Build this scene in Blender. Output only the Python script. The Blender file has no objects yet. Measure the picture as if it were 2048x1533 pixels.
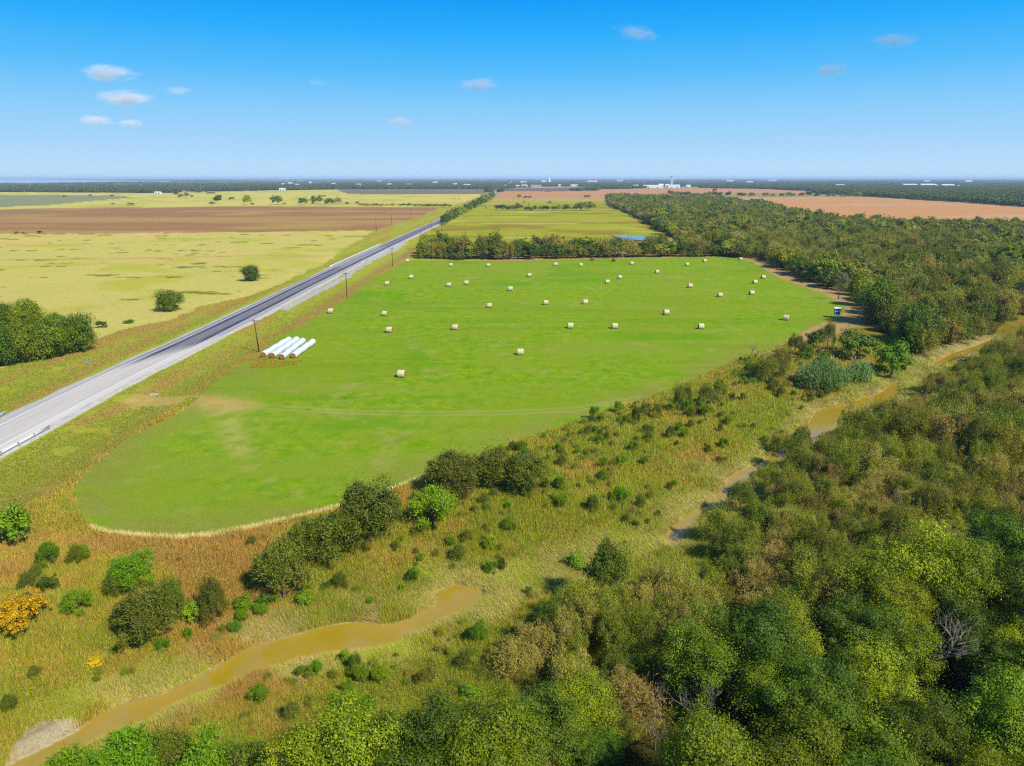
import bpy, math, random
import numpy as np
from mathutils import Vector
random.seed(7)
rng = np.random.default_rng(7)
SC = bpy.context.scene
COL = SC.collection
R = math.radians

# ---------------------------------------------------------------- camera, sky, sun, exposure
H = 42.0                      # flying height in metres
F = 1420.0                    # focal length in photo pixels (2048 wide)
PITCH = R(16.1)
CP, SP = math.cos(PITCH), math.sin(PITCH)
cam = bpy.data.cameras.new("camera"); camo = bpy.data.objects.new("camera", cam); COL.objects.link(camo)
camo.location = (0, 0, H); camo.rotation_euler = (R(90) - PITCH, 0, 0)
cam.sensor_width = 36.0; cam.lens = 36.0 * F / 2048.0
cam.clip_start = 0.5; cam.clip_end = 200000
SC.camera = camo
SUN_EL, SUN_AZ = R(45), R(135)          # azimuth clockwise from +Y (the way the camera looks)
w = bpy.data.worlds.new("World"); SC.world = w; w.use_nodes = True
nt = w.node_tree; nt.nodes.clear()
sky = nt.nodes.new("ShaderNodeTexSky"); sky.sky_type = 'NISHITA'; sky.sun_disc = False
sky.sun_elevation = SUN_EL; sky.sun_rotation = SUN_AZ
sky.air_density = 1.15; sky.dust_density = 0.0; sky.ozone_density = 2.5; sky.altitude = 0
hs = nt.nodes.new("ShaderNodeHueSaturation"); hs.inputs["Saturation"].default_value = 1.30; hs.inputs["Hue"].default_value = 0.497
bg = nt.nodes.new("ShaderNodeBackground"); bg.inputs["Strength"].default_value = 0.13
wo = nt.nodes.new("ShaderNodeOutputWorld")
# clear autumn sky: deep blue overhead paling to the horizon, over the Nishita sky
tc = nt.nodes.new("ShaderNodeTexCoord"); sp = nt.nodes.new("ShaderNodeSeparateXYZ"); cr = nt.nodes.new("ShaderNodeValToRGB"); mr = nt.nodes.new("ShaderNodeMapRange"); mx = nt.nodes.new("ShaderNodeMix"); mx.data_type = 'RGBA'
nt.links.new(tc.outputs["Generated"], sp.inputs[0]); nt.links.new(sp.outputs[2], cr.inputs[0]); nt.links.new(sp.outputs[2], mr.inputs[0]); mr.inputs[1].default_value = .25; mr.inputs[2].default_value = .60; mr.inputs[3].default_value = 1; mr.inputs[4].default_value = .12
SKYP = [(0.0, (196, 229, 254)), (.012, (190, 226, 254)), (.045, (168, 216, 253)), (.085, (139, 207, 254)), (.13, (88, 191, 254)), (.175, (44, 175, 254)), (.215, (14, 158, 252)), (.40, (14, 120, 225)), (1.0, (10, 90, 190))]
def _l(c): c /= 255.0; return c / 12.92 if c <= .04045 else ((c + .055) / 1.055) ** 2.4
while len(cr.color_ramp.elements) < len(SKYP): cr.color_ramp.elements.new(.5)
for e_, (p_, c_) in zip(cr.color_ramp.elements, SKYP): e_.position = p_; e_.color = (_l(c_[0]) * .655, _l(c_[1]) * .655, _l(c_[2]) * .655, 1)
sc_ = nt.nodes.new("ShaderNodeVectorMath"); sc_.operation = 'SCALE'; sc_.inputs[3].default_value = 1 / .13; nt.links.new(cr.outputs[0], sc_.inputs[0])
nt.links.new(sky.outputs[0], hs.inputs["Color"]); nt.links.new(mr.outputs[0], mx.inputs[0]); nt.links.new(hs.outputs[0], mx.inputs[6]); nt.links.new(sc_.outputs[0], mx.inputs[7]); nt.links.new(mx.outputs[2], bg.inputs[0]); nt.links.new(bg.outputs[0], wo.inputs[0])
sun = bpy.data.lights.new("sun", 'SUN'); suno = bpy.data.objects.new("sun", sun); COL.objects.link(suno)
sun.energy = 4.6; sun.angle = R(0.53); sun.color = (1.0, 0.95, 0.86)
sd = Vector((math.sin(SUN_AZ) * math.cos(SUN_EL), math.cos(SUN_AZ) * math.cos(SUN_EL), math.sin(SUN_EL)))
suno.rotation_euler = sd.to_track_quat('Z', 'Y').to_euler(); suno.location = (60, -60, 90)
SC.view_settings.view_transform = 'Standard'; SC.view_settings.look = 'None'
SC.view_settings.exposure = 0.58; SC.view_settings.gamma = 1.0
SC.cycles.use_denoising = False
SC.cycles.max_bounces = 5; SC.cycles.diffuse_bounces = 2; SC.cycles.glossy_bounces = 2
SC.cycles.transmission_bounces = 3; SC.cycles.transparent_max_bounces = 24; SC.cycles.volume_bounces = 0
SC.cycles.use_adaptive_sampling = False
SC.cycles.filter_width = 1.25

# ---------------------------------------------------------------- photo pixel -> place on the ground
def G(px, py, z=0.0):
    drop = (py - 766) * CP + F * SP
    t = (H - z) / drop
    return ((px - 1024) * t, (F * CP - (py - 766) * SP) * t)
def GP(pts, z=0.0): return np.array([G(a, b, z) for a, b in pts])
def mpp(py, z=0.0): return (H - z) / ((py - 766) * CP + F * SP)      # metres per photo pixel at that row
def PX(x, y, z=0.0):
    d = y * CP + (H - z) * SP
    v = -((z - H) * CP + y * SP)
    return 1024 + F * x / d, 766 + F * v / d

KALB = 0.60
def lin(c):
    c = c / 255.0
    return c / 12.92 if c <= 0.04045 else ((c + 0.055) / 1.055) ** 2.4
def col(r, g, b, k=KALB): return (lin(r) * k, lin(g) * k, lin(b) * k)

# ---------------------------------------------------------------- numpy noise and polygons
def _h(ix, iy, s):
    n = (ix.astype(np.int64) * 374761393 + iy.astype(np.int64) * 668265263 + s * 1442695041) & 0x7fffffff
    n = ((n ^ (n >> 13)) * 1274126177) & 0x7fffffff
    return ((n ^ (n >> 16)) & 0xffff) / 65535.0
def vn(x, y, sc, s=0):
    x = x / sc; y = y / sc
    ix = np.floor(x); iy = np.floor(y); fx = x - ix; fy = y - iy
    fx = fx * fx * (3 - 2 * fx); fy = fy * fy * (3 - 2 * fy)
    a = _h(ix, iy, s); b = _h(ix + 1, iy, s); c = _h(ix, iy + 1, s); d = _h(ix + 1, iy + 1, s)
    return (a * (1 - fx) + b * fx) * (1 - fy) + (c * (1 - fx) + d * fx) * fy
def fbm(x, y, sc, s=0, o=3):
    r = 0; a = 1; t = 0
    for k in range(o):
        r = r + a * vn(x, y, sc / 2 ** k, s + 17 * k); t += a; a *= .55
    return r / t
def inpoly(x, y, P):
    c = np.zeros(x.shape, bool); n = len(P)
    for i in range(n):
        x1, y1 = P[i]; x2, y2 = P[(i + 1) % n]
        if y1 == y2: continue
        m = (y1 > y) != (y2 > y)
        c ^= m & (x < (x2 - x1) * (y - y1) / (y2 - y1) + x1)
    return c
def pdist(x, y, P, closed=True):
    d = np.full(x.shape, 1e12); n = len(P)
    for i in range(n if closed else n - 1):
        x1, y1 = P[i]; x2, y2 = P[(i + 1) % n]
        dx, dy = x2 - x1, y2 - y1; L = dx * dx + dy * dy + 1e-9
        t = np.clip(((x - x1) * dx + (y - y1) * dy) / L, 0, 1)
        d = np.minimum(d, (x - x1 - t * dx) ** 2 + (y - y1 - t * dy) ** 2)
    return np.sqrt(d)
def sm(t): t = np.clip(t, 0, 1); return t * t * (3 - 2 * t)

# ---------------------------------------------------------------- layout
ZW = -3.4      # level of the creek water
W1 = [(-60, 1590), (0, 1545), (15, 1533), (70, 1507), (150, 1467), (200, 1432), (250, 1407), (320, 1392), (390, 1362), (440, 1335), (475, 1312), (512, 1292), (574, 1277),
      (642, 1257), (690, 1248), (737, 1245), (762, 1252), (822, 1242), (834, 1227), (872, 1212), (880, 1182), (912, 1170), (937, 1175), (970, 1180),
      (975, 1198), (937, 1227), (887, 1247), (862, 1262), (824, 1277), (794, 1296), (760, 1304), (674, 1314), (612, 1324), (554, 1341), (512, 1346), (475, 1374),
      (390, 1402), (350, 1420), (307, 1450), (215, 1480), (90, 1540), (20, 1600)]
W2 = [(1330, 1078), (1344, 1062), (1360, 1045), (1381, 1027), (1414, 1012), (1446, 982), (1461, 955), (1499, 935), (1540, 915), (1575, 895), (1600, 876), (1608, 865), (1633, 822), (1655, 815),
      (1698, 810), (1726, 795), (1762, 786), (1776, 775), (1780, 765), (1798, 767), (1800, 778), (1788, 794), (1751, 822), (1696, 849), (1648, 866), (1623, 888), (1592, 902), (1568, 918), (1540, 934), (1512, 952), (1484, 972), (1462, 992), (1432, 1016), (1402, 1038), (1380, 1062), (1362, 1084), (1345, 1094)]
W3 = [(1866, 732), (1871, 724), (1911, 705), (1950, 693), (1972, 683), (1984, 680), (1978, 688), (1960, 696), (1940, 703), (1905, 717), (1880, 732)]
WG = [GP(p, ZW) for p in (W1, W2, W3)]
LINK = [GP([(970, 1190), (1060, 1165), (1160, 1140), (1250, 1112), (1340, 1085)], ZW), GP([(1790, 772), (1830, 752), (1870, 728)], ZW)]
ROAD_PX = [(-260, 1000), (-120, 933), (0, 870.5), (125, 806.5), (250, 744), (381, 684), (512, 620), (600, 575.5), (690, 531.5), (782, 487.5), (885, 440), (937, 414), (1000, 377.5), (1022, 366)]
ZR = 0.45
RG = GP(ROAD_PX, ZR)
def xr(y): return np.interp(y, RG[:, 1], RG[:, 0])
def roadu(x, y): return (x - xr(y)) * 0.998

def creekd(x, y):
    d = np.full(x.shape, 1e6); ins = np.zeros(x.shape, bool)
    for P in WG:
        d = np.minimum(d, pdist(x, y, P)); ins |= inpoly(x, y, P)
    for P in LINK: d = np.minimum(d, np.maximum(pdist(x, y, P, False) - .6, 1.5))
    return np.where(ins, -d, d)
def height(x, y):
    x = np.asarray(x, float); y = np.asarray(y, float)
    sh = x.shape; x = x.ravel(); y = y.ravel()
    z = np.zeros(x.shape)
    z += (fbm(x, y, 38, 3) - .5) * .5 * (np.hypot(x, y) < 700)
    u = roadu(x, y)
    rr = np.clip(1 - (np.abs(u) - 6.2) / 7, 0, 1)
    flat = sm(np.clip(1 - (np.abs(u) - 6) / 16, 0, 1))
    z = z * (1 - flat) + .28 * sm(rr) - .35 * np.exp(-((np.abs(u) - 15) / 3.5) ** 2) * (y < 900)
    near = (y < 430) & (y > 10) & (x > -110) & (x < 320)
    if near.any():
        xn, yn = x[near], y[near]
        d = creekd(xn, yn)
        dd = d + (fbm(xn, yn, 5, 11) - .5) * 1.2 * np.clip(d / 2, 0, 1)
        prof = np.where(dd < 0, -.7, .12 + .55 * sm(dd / 1.6) + 2.73 * sm((dd - 1.2) / 15))
        zz = ZW + prof
        k = sm(1 - (d - 12) / 8)
        rough = (fbm(xn, yn, 2.6, 5) - .5) * .55 * np.clip(d / 3, 0, 1) * k
        z[near] = np.where(d < 22, z[near] * (1 - k) + zz * k + rough, z[near])
    return z.reshape(sh)
def hz(x, y): return float(height(np.array([x]), np.array([y]))[0])
def ground_at(px, py):
    z = 0.0
    for _ in range(4):
        x, y = G(px, py, z); z = hz(x, y)
    return x, y, z

HAY = [(150, 985), (158, 1030), (185, 1052), (230, 1064), (300, 1070), (360, 1072), (420, 1067), (520, 1048), (600, 1030), (700, 1004), (790, 970), (860, 945), (940, 925), (1024, 886),
       (1046, 877), (1124, 852), (1219, 818), (1299, 795), (1374, 765), (1449, 730), (1499, 710), (1545, 698), (1578, 683), (1611, 660), (1650, 644), (1685, 632), (1692, 615), (1651, 590), (1598, 570), (1561, 556), (1536, 542),
       (1505, 524), (1475, 515), (1430, 513), (1300, 515), (1150, 518), (1024, 522), (900, 522), (830, 521), (800, 526), (775, 542), (745, 557), (700, 591), (650, 622), (605, 650), (560, 672), (520, 705), (470, 735),
       (410, 782), (395, 800), (360, 826), (312, 849), (250, 880), (210, 915), (175, 940), (155, 965)]
WEST = [(-900, 470), (0, 468), (300, 466), (512, 464), (735, 461), (745, 464), (700, 492), (640, 530), (560, 568), (500, 590), (400, 615), (340, 640), (260, 655), (190, 680), (0, 740), (-500, 900), (-2500, 900)]
PLOW = [(-900, 424), (0, 418), (200, 415), (512, 412), (700, 413), (830, 414), (878, 416), (830, 436), (752, 460), (512, 464), (0, 468), (-900, 470)]
W_FAR = [(-900, 424), (0, 418), (512, 412), (830, 414), (895, 413), (930, 404), (960, 392), (965, 388.5), (700, 388), (690, 384), (672, 379), (540, 381), (400, 385), (300, 386), (0, 384), (-900, 384)]
W_GREY = [(-900, 420), (0, 414), (90, 411), (180, 402), (260, 396), (250, 392), (120, 390), (0, 390), (-900, 390)]
W_PURP = [(670, 378.2), (690, 386), (700, 388), (965, 388.5), (985, 378)]
E_MID = [(965, 406), (1000, 402), (1060, 400), (1215, 398), (1215, 412), (1250, 422), (1310, 450), (1345, 475), (1330, 486), (1200, 500), (840, 505), (810, 495), (870, 455), (920, 425)]
E_TAN = [(1000, 391), (1030, 397), (1100, 396), (1215, 393), (1220, 402), (1000, 404), (980, 402)]
E_PINK = [(1008, 380), (1190, 382.5), (1200, 378.5), (1400, 376.5), (1520, 378), (1640, 383), (1620, 387), (1500, 386), (1400, 390), (1215, 396), (1100, 397), (1010, 397), (990, 394)]
E_DARK = [(1008, 377), (1180, 374.8), (1195, 380), (1100, 383), (1006, 382)]
E_RIGHT = [(1380, 394), (1536, 393.5), (1736, 394.5), (1836, 400.5), (1936, 406.5), (2048, 415.5), (2500, 440), (2700, 520), (2048, 456), (1840, 452), (1700, 448), (1660, 441), (1610, 430), (1540, 414), (1480, 404), (1380, 398)]
GRAV = [(640, 585), (668, 571), (699, 554), (715, 541), (740, 527), (783, 505), (815, 488), (800, 487), (743, 518), (716, 534), (695, 546), (668, 562), (600, 596), (560, 620), (575, 622)]
F_NORTH = [(1212, 394), (1300, 396), (1400, 399), (1480, 405), (1540, 415), (1610, 430), (1660, 442), (1700, 449), (1840, 453), (2048, 458), (2500, 475), (2500, 600), (2110, 612), (2048, 628), (1960, 668), (1900, 688), (1850, 700),
           (1800, 690), (1765, 665), (1735, 640), (1722, 612), (1700, 600), (1660, 586), (1600, 562), (1560, 549), (1520, 530), (1480, 516), (1410, 507), (1370, 490), (1330, 470), (1300, 450), (1250, 424), (1218, 412)]
F_SOUTH = [(2600, 640), (2120, 655), (2055, 676), (2000, 702), (1950, 725), (1890, 752), (1840, 778), (1815, 800), (1770, 840), (1710, 868), (1660, 895), (1620, 925), (1590, 960), (1540, 1000), (1500, 1030), (1450, 1070), (1425, 1120),
           (1400, 1150), (1330, 1158), (1250, 1175), (1190, 1200), (1120, 1230), (1060, 1290), (1000, 1360), (960, 1430), (900, 1560), (600, 1640), (400, 1680), (200, 1700), (100, 1900), (2900, 1900), (2900, 900)]
BROAD = [(60, 1700), (300, 1670), (520, 1650), (640, 1600), (900, 1570), (1040, 1560), (1160, 1540), (1290, 1470), (1380, 1420), (1480, 1350), (1560, 1290), (1800, 1250), (1880, 1220), (2048, 1180), (2500, 1050), (3000, 1400), (3000, 1950), (50, 1950)]

SAND = [(0, 1545), (12, 1510), (40, 1472), (80, 1448), (130, 1436), (165, 1440), (155, 1462), (70, 1507), (15, 1533)]
def grid_field(x, y):
    """colour pairs of the ground at each vertex: two real colours of the soil and grass cover and how rough the mix is"""
    n = len(x); A = np.zeros((n, 3)); B = np.zeros((n, 3)); far = np.hypot(x, y)
    wx = x + (fbm(x, y, 7, 21) - .5) * 3.0 * np.clip(far / 150, .4, 3); wy = y + (fbm(x, y, 7, 22) - .5) * 4.0 * np.clip(far / 150, .4, 4)
    def put(m, a, b): A[m] = a; B[m] = b
    def mixin(f, a, b=None, m=None):
        f = f[:, None]; A[:] = A * (1 - f) + np.array(a) * f; B[:] = B * (1 - f) + np.array(b if b is not None else a) * f
    # far plain: patchwork of hazy dry fields and scrub
    A[:] = col(190, 168, 110); B[:] = col(160, 154, 88)
    pf = vn(x, y * .35, 620, 31)
    put(pf > .60, col(220, 176, 120), col(210, 166, 110)); put(pf < .25, col(120, 134, 70), col(140, 146, 80)); put((far > 9000) & (vn(x, y * .4, 1500, 32) > .35), col(70, 86, 50), col(84, 98, 60))
    nearz = far < 1200
    u = roadu(x, y)
    # verges both sides of the road
    ver = (y < 1600) & (np.abs(u) < 70) & (y > 20)
    put(ver, col(164, 178, 44), col(200, 190, 78))
    nb = fbm(x * 2.4, y * .35, 12, 41)
    f = np.where(ver, sm((nb - .50) * 6) * .75, 0); mixin(f, col(204, 160, 88), col(180, 150, 64))
    band = np.exp(-((u - 21.5) / 3.2) ** 2) * (.5 + .7 * nb) * ver; mixin(np.clip(band, 0, .95), col(188, 146, 96), col(165, 140, 80))
    band = np.exp(-((np.abs(u) - 8.5) / 1.5) ** 2) * ver * sm((fbm(x, y * .3, 9, 43) - .4) * 5); mixin(np.clip(band, 0, .9), col(205, 205, 75), col(175, 185, 60))
    # creek flat weeds
    bl = (x > -70) & (y < 330) & (u > 26)
    put(bl, col(168, 142, 46), col(136, 130, 34))
    f = bl * sm((fbm(x, y, 14, 51) - .45) * 7); mixin(f, col(150, 158, 36), col(126, 136, 30))
    f = bl * sm((fbm(x, y, 9, 52) - .58) * 7); mixin(f, col(190, 150, 85), col(150, 112, 60))
    def zone(P, a, b, warp=1.0):
        Q = GP(P); m = inpoly(x + (wx - x) * warp, y + (wy - y) * warp, Q); put(m, a, b); return m
    def mottle(m, sc, s, th, k, a, b=None, st=1.0):
        f = np.where(m, sm((fbm(x, y, sc, s) - th) * k) * st, 0); mixin(f, a, b)
    m = zone(W_FAR, col(236, 220, 112), col(222, 208, 98)); mottle(m, 60, 61, .5, 5, col(206, 196, 92))
    m = zone(W_GREY, col(166, 166, 116), col(150, 156, 104))
    m = zone(W_PURP, col(150, 132, 110), col(138, 124, 104), .3)
    m = zone(PLOW, col(208, 164, 104), col(190, 150, 94)); f = np.where(m, sm((fbm(x * .25, y * 1.6, 90, 62) - .42) * 5) * .8, 0); mixin(f, col(180, 130, 84), col(166, 122, 80)); mottle(m, 110, 63, .55, 5, col(204, 168, 92), col(186, 158, 84))
    m = zone(WEST, col(232, 214, 116), col(216, 204, 104)); mottle(m, 26, 64, .50, 4, col(206, 204, 62), col(192, 192, 58), .7); mottle(m, 55, 65, .54, 4, col(238, 206, 118), None, .8)
    f = np.where(m, sm((fbm(x * .35, y * 1.2, 8, 66) - .69) * 12), 0) * .9; mixin(f, col(140, 140, 34), col(120, 128, 30))
    tr = np.where(m & nearz, np.exp(-((pdist(x, y, GP([(0, 520), (250, 517), (400, 514), (520, 511), (640, 512)]), False)) / 3.2) ** 2), 0) * .7; mixin(tr, col(205, 170, 105))
    m = zone(E_MID, col(190, 190, 54), col(172, 176, 44)); f = np.where(m, sm((fbm(x * .45, y, 34, 67) - .5) * 7), 0) * .85; mixin(f, col(176, 148, 56), col(160, 132, 50)); f = np.where(m, sm((fbm(x * .3, y, 22, 68) - .64) * 8), 0); mixin(f, col(212, 198, 104))
    zone(E_TAN, col(196, 180, 96), col(208, 180, 110)); zone(E_PINK, col(228, 166, 108), col(216, 156, 100)); zone(E_DARK, col(142, 116, 104), col(130, 108, 98))
    m = zone(E_RIGHT, col(232, 172, 114), col(220, 160, 104)); f = np.where(m, sm((fbm(x * .2, y, 60, 69) - .55) * 7), 0) * .7; mixin(f, col(222, 186, 144))
    fl = col(92, 78, 40), col(66, 62, 28)
    for P in (F_NORTH, F_SOUTH):
        m = zone(P, *fl); mottle(m, 9, 71, .5, 6, col(120, 96, 50)); mottle(m, 12, 72, .58, 8, col(80, 92, 30))
    m = inpoly(wx, wy, GP(BROAD)); put(m, col(84, 76, 36), col(62, 68, 24))
    # dry rim and bare earth round the hay field
    HG = GP(HAY); nr = nearz & (u > 10) & (y < 450)
    d = np.full(n, 1e6); d[nr] = pdist(x[nr], y[nr], HG); ins = np.zeros(n, bool); ins[nr] = inpoly(wx[nr] * .35 + x[nr] * .65, wy[nr] * .35 + y[nr] * .65, HG)
    rim = np.where(nr & ~ins, sm(1 - (d - 1) / 5), 0); far_side = (y > 150) & (x > 60)
    mixin(rim * np.where(far_side, 0, .6), col(204, 164, 76), col(190, 150, 60))
    mixin(np.where(nr & ~ins & far_side, sm(1 - (d - 6) / 8), 0), col(212, 172, 112), col(194, 156, 96))
    # hay field
    put(ins, col(118, 170, 8), col(168, 188, 42))
    mottle(ins, 40, 81, .42, 4, col(146, 176, 26), col(156, 176, 44), .75); mottle(ins, 13, 82, .50, 4, col(166, 182, 56), col(150, 170, 40), .6); mottle(ins, 4.5, 86, .50, 5, col(120, 168, 20), col(168, 182, 70), .5); mottle(ins, 24, 87, .58, 5, col(104, 170, 2), col(112, 172, 8), .7)
    f = np.where(ins, sm((fbm(x * .22, y * .9, 15, 83) - .58) * 9), 0) * .45; mixin(f, col(172, 182, 70), col(150, 170, 50))
    f = np.where(ins, sm((fbm(x, y, 5, 84) - .68) * 10), 0) * .35; mixin(f, col(196, 180, 104))
    f = np.where(ins, sm(1 - d / 11) * sm((fbm(x, y, 9, 85) - .25) * 4), 0) * np.where(y < 190, .85, .35); mixin(f, col(172, 168, 76), col(150, 156, 60))
    f = np.where(ins, sm((fbm(x * .07 + y * .01, y * 1.1, 6, 88) - .52) * 9), 0) * .20; mixin(f, col(160, 182, 62), col(168, 180, 70))
    f = np.where(ins, sm((fbm(x * .10, y * .8, 9, 89) - .60) * 9), 0) * .22; mixin(f, col(98, 158, 6), col(110, 160, 10))
    for off in (0, 2.0):
        T = GP([(300, 790), (400, 802), (520, 816), (700, 826), (850, 830), (1000, 828), (1150, 822), (1280, 800)]); T[:, 1] += off
        f = np.where(ins, np.exp(-(pdist(np.where(ins, x, 1e4), np.where(ins, y, 1e4), T, False) / .42) ** 2), 0) * .6; mixin(f, col(186, 184, 104))
    D = GP([(270, 797), (330, 802), (400, 800), (470, 812)]); dr = np.where(nr, np.exp(-(pdist(np.where(nr, x, 1e4), np.where(nr, y, 1e4), D, False) / 4.2) ** 2), 0) * (.65 + .7 * nb); mixin(np.clip(dr, 0, .95), col(218, 196, 104), col(206, 170, 96))
    T2 = GP([(440, 820), (470, 870), (480, 905)]); dr = np.where(nr, np.exp(-(pdist(np.where(nr, x, 1e4), np.where(nr, y, 1e4), T2, False) / 2.2) ** 2), 0) * .6 * sm((fbm(x, y, 4, 90) - .25) * 4); mixin(dr, col(206, 194, 104))
    zone([(1404, 1046), (1424, 1022), (1446, 1006), (1466, 1000), (1462, 1018), (1440, 1034), (1418, 1052)], col(238, 214, 196), col(214, 186, 160), .6); zone([(1286, 1116), (1300, 1094), (1326, 1084), (1334, 1096), (1312, 1116)], col(236, 212, 192), col(206, 180, 150), .6)
    zone([(498, 716), (520, 714), (560, 723), (604, 720), (606, 728), (545, 736), (500, 736)], col(176, 160, 44), col(150, 156, 36), .4)
    zone(GRAV, col(214, 208, 196), col(196, 188, 172), .5)
    # creek banks: washed grass, mud
    nc = (y < 430) & (x > -110) & (x < 320) & (y > 10)
    d = np.full(n, 1e6); d[nc] = creekd(x[nc], y[nc])
    f = np.where(nc, sm(1 - (d - 2.5) / 3.5) * sm((fbm(x, y, 5, 91) - .22) * 5), 0); mixin(f * .9, col(196, 180, 118), col(160, 150, 74))
    f = np.where(nc, sm(1 - (d + .1 - 3.4 * (fbm(x, y, 3, 92) - .42)) / .8), 0); mixin(f, col(196, 168, 104), col(164, 142, 80))
    m = inpoly(wx * .3 + x * .7, wy * .3 + y * .7, GP(SAND, -3)); put(m, col(214, 194, 150), col(186, 168, 128))
    return A, B

# ---------------------------------------------------------------- materials
def newmat(name):
    m = bpy.data.materials.new(name); m.use_nodes = True; t = m.node_tree; t.nodes.clear()
    o = t.nodes.new("ShaderNodeOutputMaterial"); return m, t, o
def N(t, k, **kw):
    n = t.nodes.new(k)
    for a, b in kw.items(): setattr(n, a, b)
    return n
def L(t, a, b): t.links.new(a, b)
def noise(t, vec, sc, det=5, rough=.6):
    n = N(t, "ShaderNodeTexNoise"); n.inputs["Scale"].default_value = sc; n.inputs["Detail"].default_value = det; n.inputs["Roughness"].default_value = rough
    if vec is not None: L(t, vec, n.inputs["Vector"])
    return n.outputs[0]
def ramp(t, v, a, b, lo=0, hi=1):
    n = N(t, "ShaderNodeMapRange"); n.inputs[1].default_value = a; n.inputs[2].default_value = b; n.inputs[3].default_value = lo; n.inputs[4].default_value = hi
    L(t, v, n.inputs[0]); return n.outputs[0]
def mixc(t, f, a, b, mode='MIX'):
    n = N(t, "ShaderNodeMix", data_type='RGBA', blend_type=mode)
    for s, v in ((n.inputs[0], f), (n.inputs[6], a), (n.inputs[7], b)):
        if isinstance(v, (tuple, list)): s.default_value = (*v[:3], 1)
        elif isinstance(v, (int, float)): s.default_value = v
        else: L(t, v, s)
    return n.outputs[2]
def M2(t, op, a, b=0.0):
    n = N(t, "ShaderNodeMath", operation=op)
    for i, v in enumerate((a, b)):
        if isinstance(v, (int, float)): n.inputs[i].default_value = v
        else: L(t, v, n.inputs[i])
    return n.outputs[0]
def bsdf(t, o, c, rough=.8, spec=.25, bump=None, metal=0):
    p = N(t, "ShaderNodeBsdfPrincipled"); p.inputs["Roughness"].default_value = rough if isinstance(rough, (int, float)) else .5
    if not isinstance(rough, (int, float)): L(t, rough, p.inputs["Roughness"])
    p.inputs["Specular IOR Level"].default_value = spec; p.inputs["Metallic"].default_value = metal
    if isinstance(c, (tuple, list)): p.inputs["Base Color"].default_value = (*c[:3], 1)
    else: L(t, c, p.inputs["Base Color"])
    if bump is not None:
        b = N(t, "ShaderNodeBump"); b.inputs["Strength"].default_value = bump[1]; b.inputs["Distance"].default_value = bump[2]
        L(t, bump[0], b.inputs["Height"]); L(t, b.outputs[0], p.inputs["Normal"])
    L(t, p.outputs[0], o.inputs[0]); return p
def simple(name, c, c2=None, sc=4, rough=.8, spec=.25, metal=0, bump=.15):
    m, t, o = newmat(name); co = N(t, "ShaderNodeTexCoord").outputs["Object"]
    n = noise(t, co, sc, 6, .65)
    cc = mixc(t, ramp(t, n, .35, .65), c, c2 if c2 else tuple(v * .75 for v in c))
    bsdf(t, o, cc, rough, spec, (n, bump, .02), metal); return m

def mat_ground():
    m, t, o = newmat("ground_cover")
    a = N(t, "ShaderNodeAttribute", attribute_name="ca").outputs["Color"]; b = N(t, "ShaderNodeAttribute", attribute_name="cb").outputs["Color"]
    pos = N(t, "ShaderNodeNewGeometry").outputs["Position"]
    n1 = noise(t, pos, .35, 8, .72); n2 = noise(t, pos, 2.6, 5, .75); n3 = noise(t, pos, 9.0, 3, .7); n4 = noise(t, pos, .03, 6, .6)
    c = mixc(t, ramp(t, n1, .38, .62), a, b)
    c = mixc(t, ramp(t, n2, .42, .68, 0, .8), c, mixc(t, 1.0, c, (1.35, 1.18, 1.3), 'MULTIPLY'))
    c = mixc(t, ramp(t, n3, .35, .60, .60, 0), c, mixc(t, 1.0, c, (.42, .50, .40), 'MULTIPLY'))
    c = mixc(t, ramp(t, n4, .3, .7, .22, 0), c, mixc(t, 1.0, c, (.70, .78, .60), 'MULTIPLY'))
    hh = M2(t, 'ADD', M2(t, 'MULTIPLY', n2, .6), M2(t, 'MULTIPLY', n3, .5))
    bsdf(t, o, c, .95, .0, (hh, .8, .22)); return m
def mat_leaf(name, c1, c2, c3, gloss=.35, trans=.30, spread=.5, tone=.22):
    m, t, o = newmat(name)
    oi = N(t, "ShaderNodeObjectInfo"); r = oi.outputs["Random"]
    isl = N(t, "ShaderNodeNewGeometry").outputs["Random Per Island"]
    co = N(t, "ShaderNodeTexCoord").outputs["Object"]
    n = noise(t, co, .55, 4, .6)
    base = mixc(t, ramp(t, M2(t, 'FRACT', M2(t, 'MULTIPLY', r, 7.31)), 0, 1, 0, 1), c1, c2)
    base = mixc(t, ramp(t, n, .50, .72, 0, .8), base, c3)
    val = N(t, "ShaderNodeHueSaturation"); L(t, base, val.inputs["Color"])
    L(t, M2(t, 'MULTIPLY', ramp(t, isl, 0, 1, 1 - spread, 1 + spread), ramp(t, M2(t, 'FRACT', M2(t, 'MULTIPLY', r, 31.7)), 0, 1, 1 - tone, 1 + tone)), val.inputs["Value"]); L(t, ramp(t, r, 0, 1, .488, .512), val.inputs["Hue"])
    c = val.outputs[0]
    p = N(t, "ShaderNodeBsdfPrincipled"); p.inputs["Roughness"].default_value = gloss; p.inputs["Specular IOR Level"].default_value = .16; L(t, c, p.inputs["Base Color"])
    tr = N(t, "ShaderNodeBsdfTranslucent"); L(t, mixc(t, 1.0, c, (1.15, 1.15, .5), 'MULTIPLY'), tr.inputs[0])
    mx = N(t, "ShaderNodeMixShader"); mx.inputs[0].default_value = trans; L(t, p.outputs[0], mx.inputs[1]); L(t, tr.outputs[0], mx.inputs[2]); L(t, mx.outputs[0], o.inputs[0])
    return m
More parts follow.
